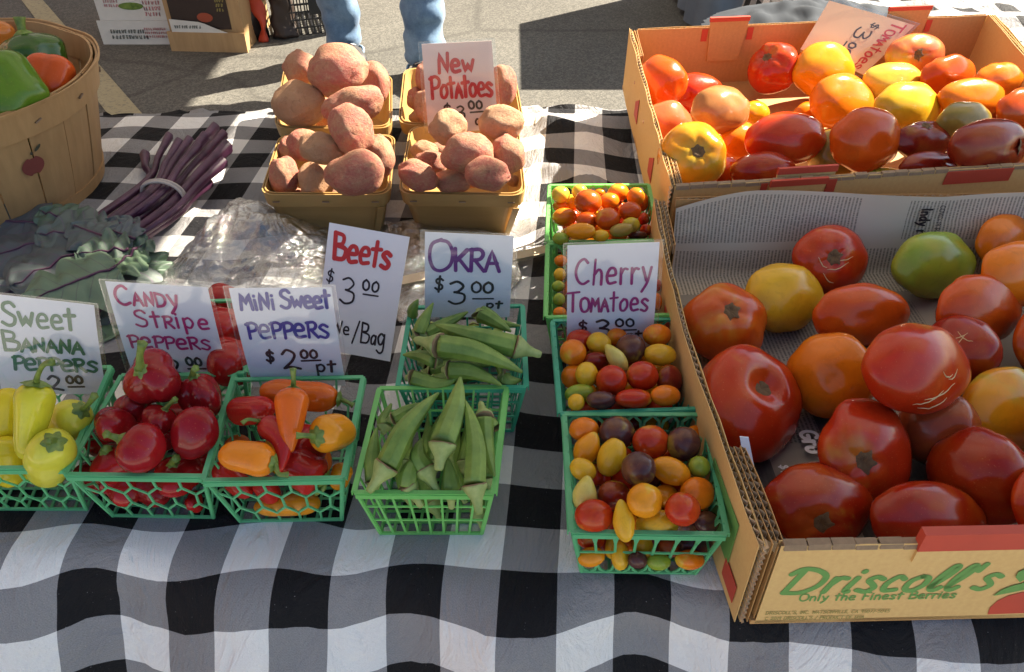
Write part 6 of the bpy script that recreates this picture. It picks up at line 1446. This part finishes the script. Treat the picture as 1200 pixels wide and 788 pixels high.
# ================================================================== KALE BUNCH
kb_ = thing('kale_bunch', 'banded bunch of purple stemmed kale with grey green leaves lying on the cloth', 'kale', at(150,270,0))
tips = [((170,182),(98,255)),((198,160),(110,262)),((210,168),(122,270)),((232,172),(135,262)),((252,150),(120,275)),((262,158),(150,275)),((266,172),(140,285)),((262,190),(165,283)),((250,200),(150,295)),((245,214),(172,290)),((222,165),(105,268)),((240,160),(140,290))]
for i, (a, b_) in enumerate(tips):
    rd = random.Random(i); z = .012+.011*(i % 4); A = at(*a, z+.004); pp_ = ((a[0]-255)*.65+(a[1]-170)*.76)*.72+5; Bn = at(190+.65*pp_, 234+.76*pp_, .012+.009*(i % 4)); Bq = at(118+.65*pp_*1.1, 285+.76*pp_*.9, .016+.005*(i%3)); r = .0052+.0014*rd.random()
    if i in (4, 6): r *= 1.25
    sp = catmull([A, A.lerp(Bn, .5)+Vector((0,0,.002)), Bn, Bq], 14); e0 = (sp[0]-sp[1]).normalized()
    sp = [sp[0]+e0*.0006, sp[0]+e0*.0004]+sp; ra = [r*1.02, r*1.3]+[r*(1.3-.30*min(1, k/3)-.25*k/14) for k in range(15)]
    mk('stem', *sweep(sp, ra, 14, lambda s, t: 1+.08*math.cos(5*t)+(.13*math.cos(2*t))), M['kale_stem'], kb_)
cen = at(192, 233, .028); axs = (at(255,170,.028)-at(120,275,.028)).normalized(); s1_ = axs.cross(Zv).normalized()
for k, (sh, rr_) in enumerate(((0,1.0),(.004,1.03))):
    pts = [cen+axs*(sh+.003*math.sin(2*t))+s1_*(.034*rr_*math.cos(t))+Zv*(.026*rr_*math.sin(t)) for t in [2*math.pi*i/28 for i in range(29)]]
    mk('rubber_band', *sweep(pts, [.0022]*29, 8, closed=False), M['band'], kb_)
def leaf(P, dirv, up, L, W, mat, seed, curl=.3, fold=.25):
    """lobed, ruffled blade: P is the base"""
    rd = random.Random(seed); dirv = Vector(dirv).normalized(); up = (Vector(up)-dirv*Vector(up).dot(dirv)).normalized(); sd_ = dirv.cross(up); nu, nv = 34, 20; V = []; UV = []
    ph = [rd.uniform(0, 6.28) for _ in range(4)]
    for i in range(nu+1):
        s = i/nu; env = math.sin(math.pi*min(1, s**.8*.97+.03))**.45
        for j in range(nv+1):
            t_ = j/nv*2-1; side = 1 if t_ > 0 else -1
            lobe = .66+.38*abs(math.sin(s*3.2*math.pi+ph[0]+side*.5))**.6 + .018*math.sin(s*41+ph[1])
            x = t_*W*.5*env*lobe; ruf = (abs(t_)**2.2)*(.055*math.sin(s*13+ph[2]+side)+.022*math.sin(s*27+ph[3]*side))*W*env
            z = -.22*abs(t_)**2*W*env*.5 + ruf*.55 - curl*L*(s**2)*.35 + .006*mnoise.noise(Vector((s*6, t_*2.5, seed)))
            y = s*L + .10*L*abs(t_)*(s-.2)
            V.append(P+dirv*y+sd_*x+up*z); UV.append((t_*.5, s))
    F = [(i*(nv+1)+j, i*(nv+1)+j+1, (i+1)*(nv+1)+j+1, (i+1)*(nv+1)+j) for i in range(nu) for j in range(nv)]
    V = [Vector((v.x, v.y, max(v.z, .0035+.001*(seed % 5)))) for v in V]
    o = mk('leaf', V, F, M[mat], kb_, uv=UV)
    mid = [P+dirv*(s*L)+up*(-curl*L*s*s*.35+.006*mnoise.noise(Vector((s*6, 0, seed)))+.0006) for s in [k/12 for k in range(13)]]
    mid = [Vector((v.x, v.y, max(v.z, .0045))) for v in mid]
    mk('midrib', *sweep(mid, [.0020*(1-.7*k/12) for k in range(13)], 6), M['kale_stem'], o)
# (base px, tip px, base z, tip z, width px, material, roll)
LV = [((60,262),(-40,255),.03,.03,70,'kale_violet',0),((100,270),(-20,300),.03,.028,84,'kale_violet',.2),((110,290),(-10,350),.03,.02,84,'kale_violet',-.2),((92,262),(48,246),.035,.042,46,'kale',.2),
      ((120,272),(45,272),.042,.045,62,'kale',-.3),((112,285),(15,330),.040,.034,80,'kale_violet',.1),((128,300),(36,372),.036,.024,84,'kale',0),((140,285),(85,262),.05,.055,50,'kale_violet',.3),
      ((150,292),(92,296),.052,.055,52,'kale',-.2),((150,305),(112,372),.034,.018,66,'kale',.2),((162,300),(176,330),.03,.010,44,'kale',.2),((136,312),(28,352),.056,.048,80,'kale_light',.05),
      ((160,292),(128,318),.05,.045,42,'kale_light',.3),((158,280),(126,268),.052,.056,36,'kale_violet',-.4),((120,330),(100,396),.022,.010,70,'kale_light',0)]
for i, (a, b_, za, zb, wp, mt, rl) in enumerate(LV):
    A, Bn = at(*a, za), at(*b_, zb); d_ = Bn-A; L_ = d_.length; W_ = wr(wp, A)*1.45
    upv = Vector((0,-.25,1)); sdv = d_.normalized().cross(upv); upv = upv+sdv*rl*.35; leaf(A, d_, upv, L_, W_, mt, i+1, curl=.12, fold=.04)
for i, (x, y) in enumerate([(150,262),(162,255),(170,265),(175,272)]):  # small torn leaflets at the neck
    A = at(x, y+8, .042+.004*(i%3)); a = i*1.9; d_ = Vector((-.7+.5*math.cos(a), -.5+.6*math.sin(a), .05)); leaf(A, d_, (0,-.3,1), .045, .034, 'kale', 60+i, .3, .5)
# ================================================================== CLEAR BAGS, SLAT
def bagsheet(poly, zt, seed, nm, label, n=110, H=.05, layers=2):
    """crumpled film: a bag lying flat, its surface full of sharp creases"""
    P = [at(x, y, z) for x, y, z in poly]; c = sum(P, Vector())/len(P); root = thing(nm, label, 'plastic bag', (c.x, c.y, 0)); poly2 = [Vector((p.x, p.y, 0)) for p in P]
    def rad(a):                                              # edge of the outline in direction a
        d = Vector((math.cos(a), math.sin(a), 0)); best = .01
        for i in range(len(poly2)):
            p, q_ = poly2[i]-Vector((c.x,c.y,0)), poly2[(i+1)%len(poly2)]-Vector((c.x,c.y,0)); e = q_-p; den = d.x*e.y-d.y*e.x
            if abs(den) < 1e-9: continue
            t_ = (p.x*e.y-p.y*e.x)/den; u = (p.x*d.y-p.y*d.x)/den
            if t_ > 0 and -1e-6 <= u <= 1+1e-6: best = max(best, t_)
        return best
    for k in range(layers):
        V = []; nr, na = 70, 260
        for i in range(nr+1):
            s = i/nr
            for j in range(na):
                a = 2*math.pi*j/na; r = rad(a)*s*(1+.04*mnoise.noise(Vector((math.cos(a)*4, math.sin(a)*4, seed+k)))); x, y = c.x+r*math.cos(a), c.y+r*math.sin(a)
                v = Vector((x, y, seed+k*3)); w1 = abs(mnoise.noise(v*13)); w2 = abs(mnoise.noise(Vector((x*55, y*24, seed+k*5)))); w3 = abs(mnoise.noise(v*75))
                env = (1-s**3)**.8 if s < 1 else 0
                hz = zt(x, y) if callable(zt) else zt
                z = .003+k*.002+hz*env*(.55+.75*w1-.25*w2)+.012*env*w2+.006*env*w3-.35*k*hz*env; V.append((x, y, max(z, .002)))
        F = [(i*na+j, i*na+(j+1)%na, (i+1)*na+(j+1)%na, (i+1)*na+j) for i in range(nr) for j in range(na)]
        mk('bag_film', V, F, M['bag'], root)
    return root
pk = at(262,245,.06)
def hz(x, y): return .020+.085*math.exp(-(((x-pk.x)/.075)**2+((y-pk.y)/.075)**2))
bagsheet([(168,336,0),(225,300,0),(230,258,.03),(258,216,.04),(305,212,.04),(355,244,.02),(460,262,.0),(505,292,0),(492,350,0),(360,372,0),(270,362,0)], hz, 3, 'plastic_bag', 'crumpled clear plastic bag glinting on the cloth behind the price cards', layers=1)
bagsheet([(438,268,0),(478,255,.01),(540,262,.01),(600,282,0),(612,330,0),(560,372,0),(470,380,0),(440,330,0)], .030, 9, 'plastic_bag', 'second flat clear bag behind the OKRA card')
a, b_ = at(462,332,.026), at(645,292,.010); dd = (b_-a).normalized(); b = MB(); b.bar(a, b_, Vector((0,-.25,1)), .013, .004); b.build('wooden_stick', M['slat'], label='thin pale wooden stick lying aslant behind the OKRA card', cat='stick')
bpy.context.view_layer.update()
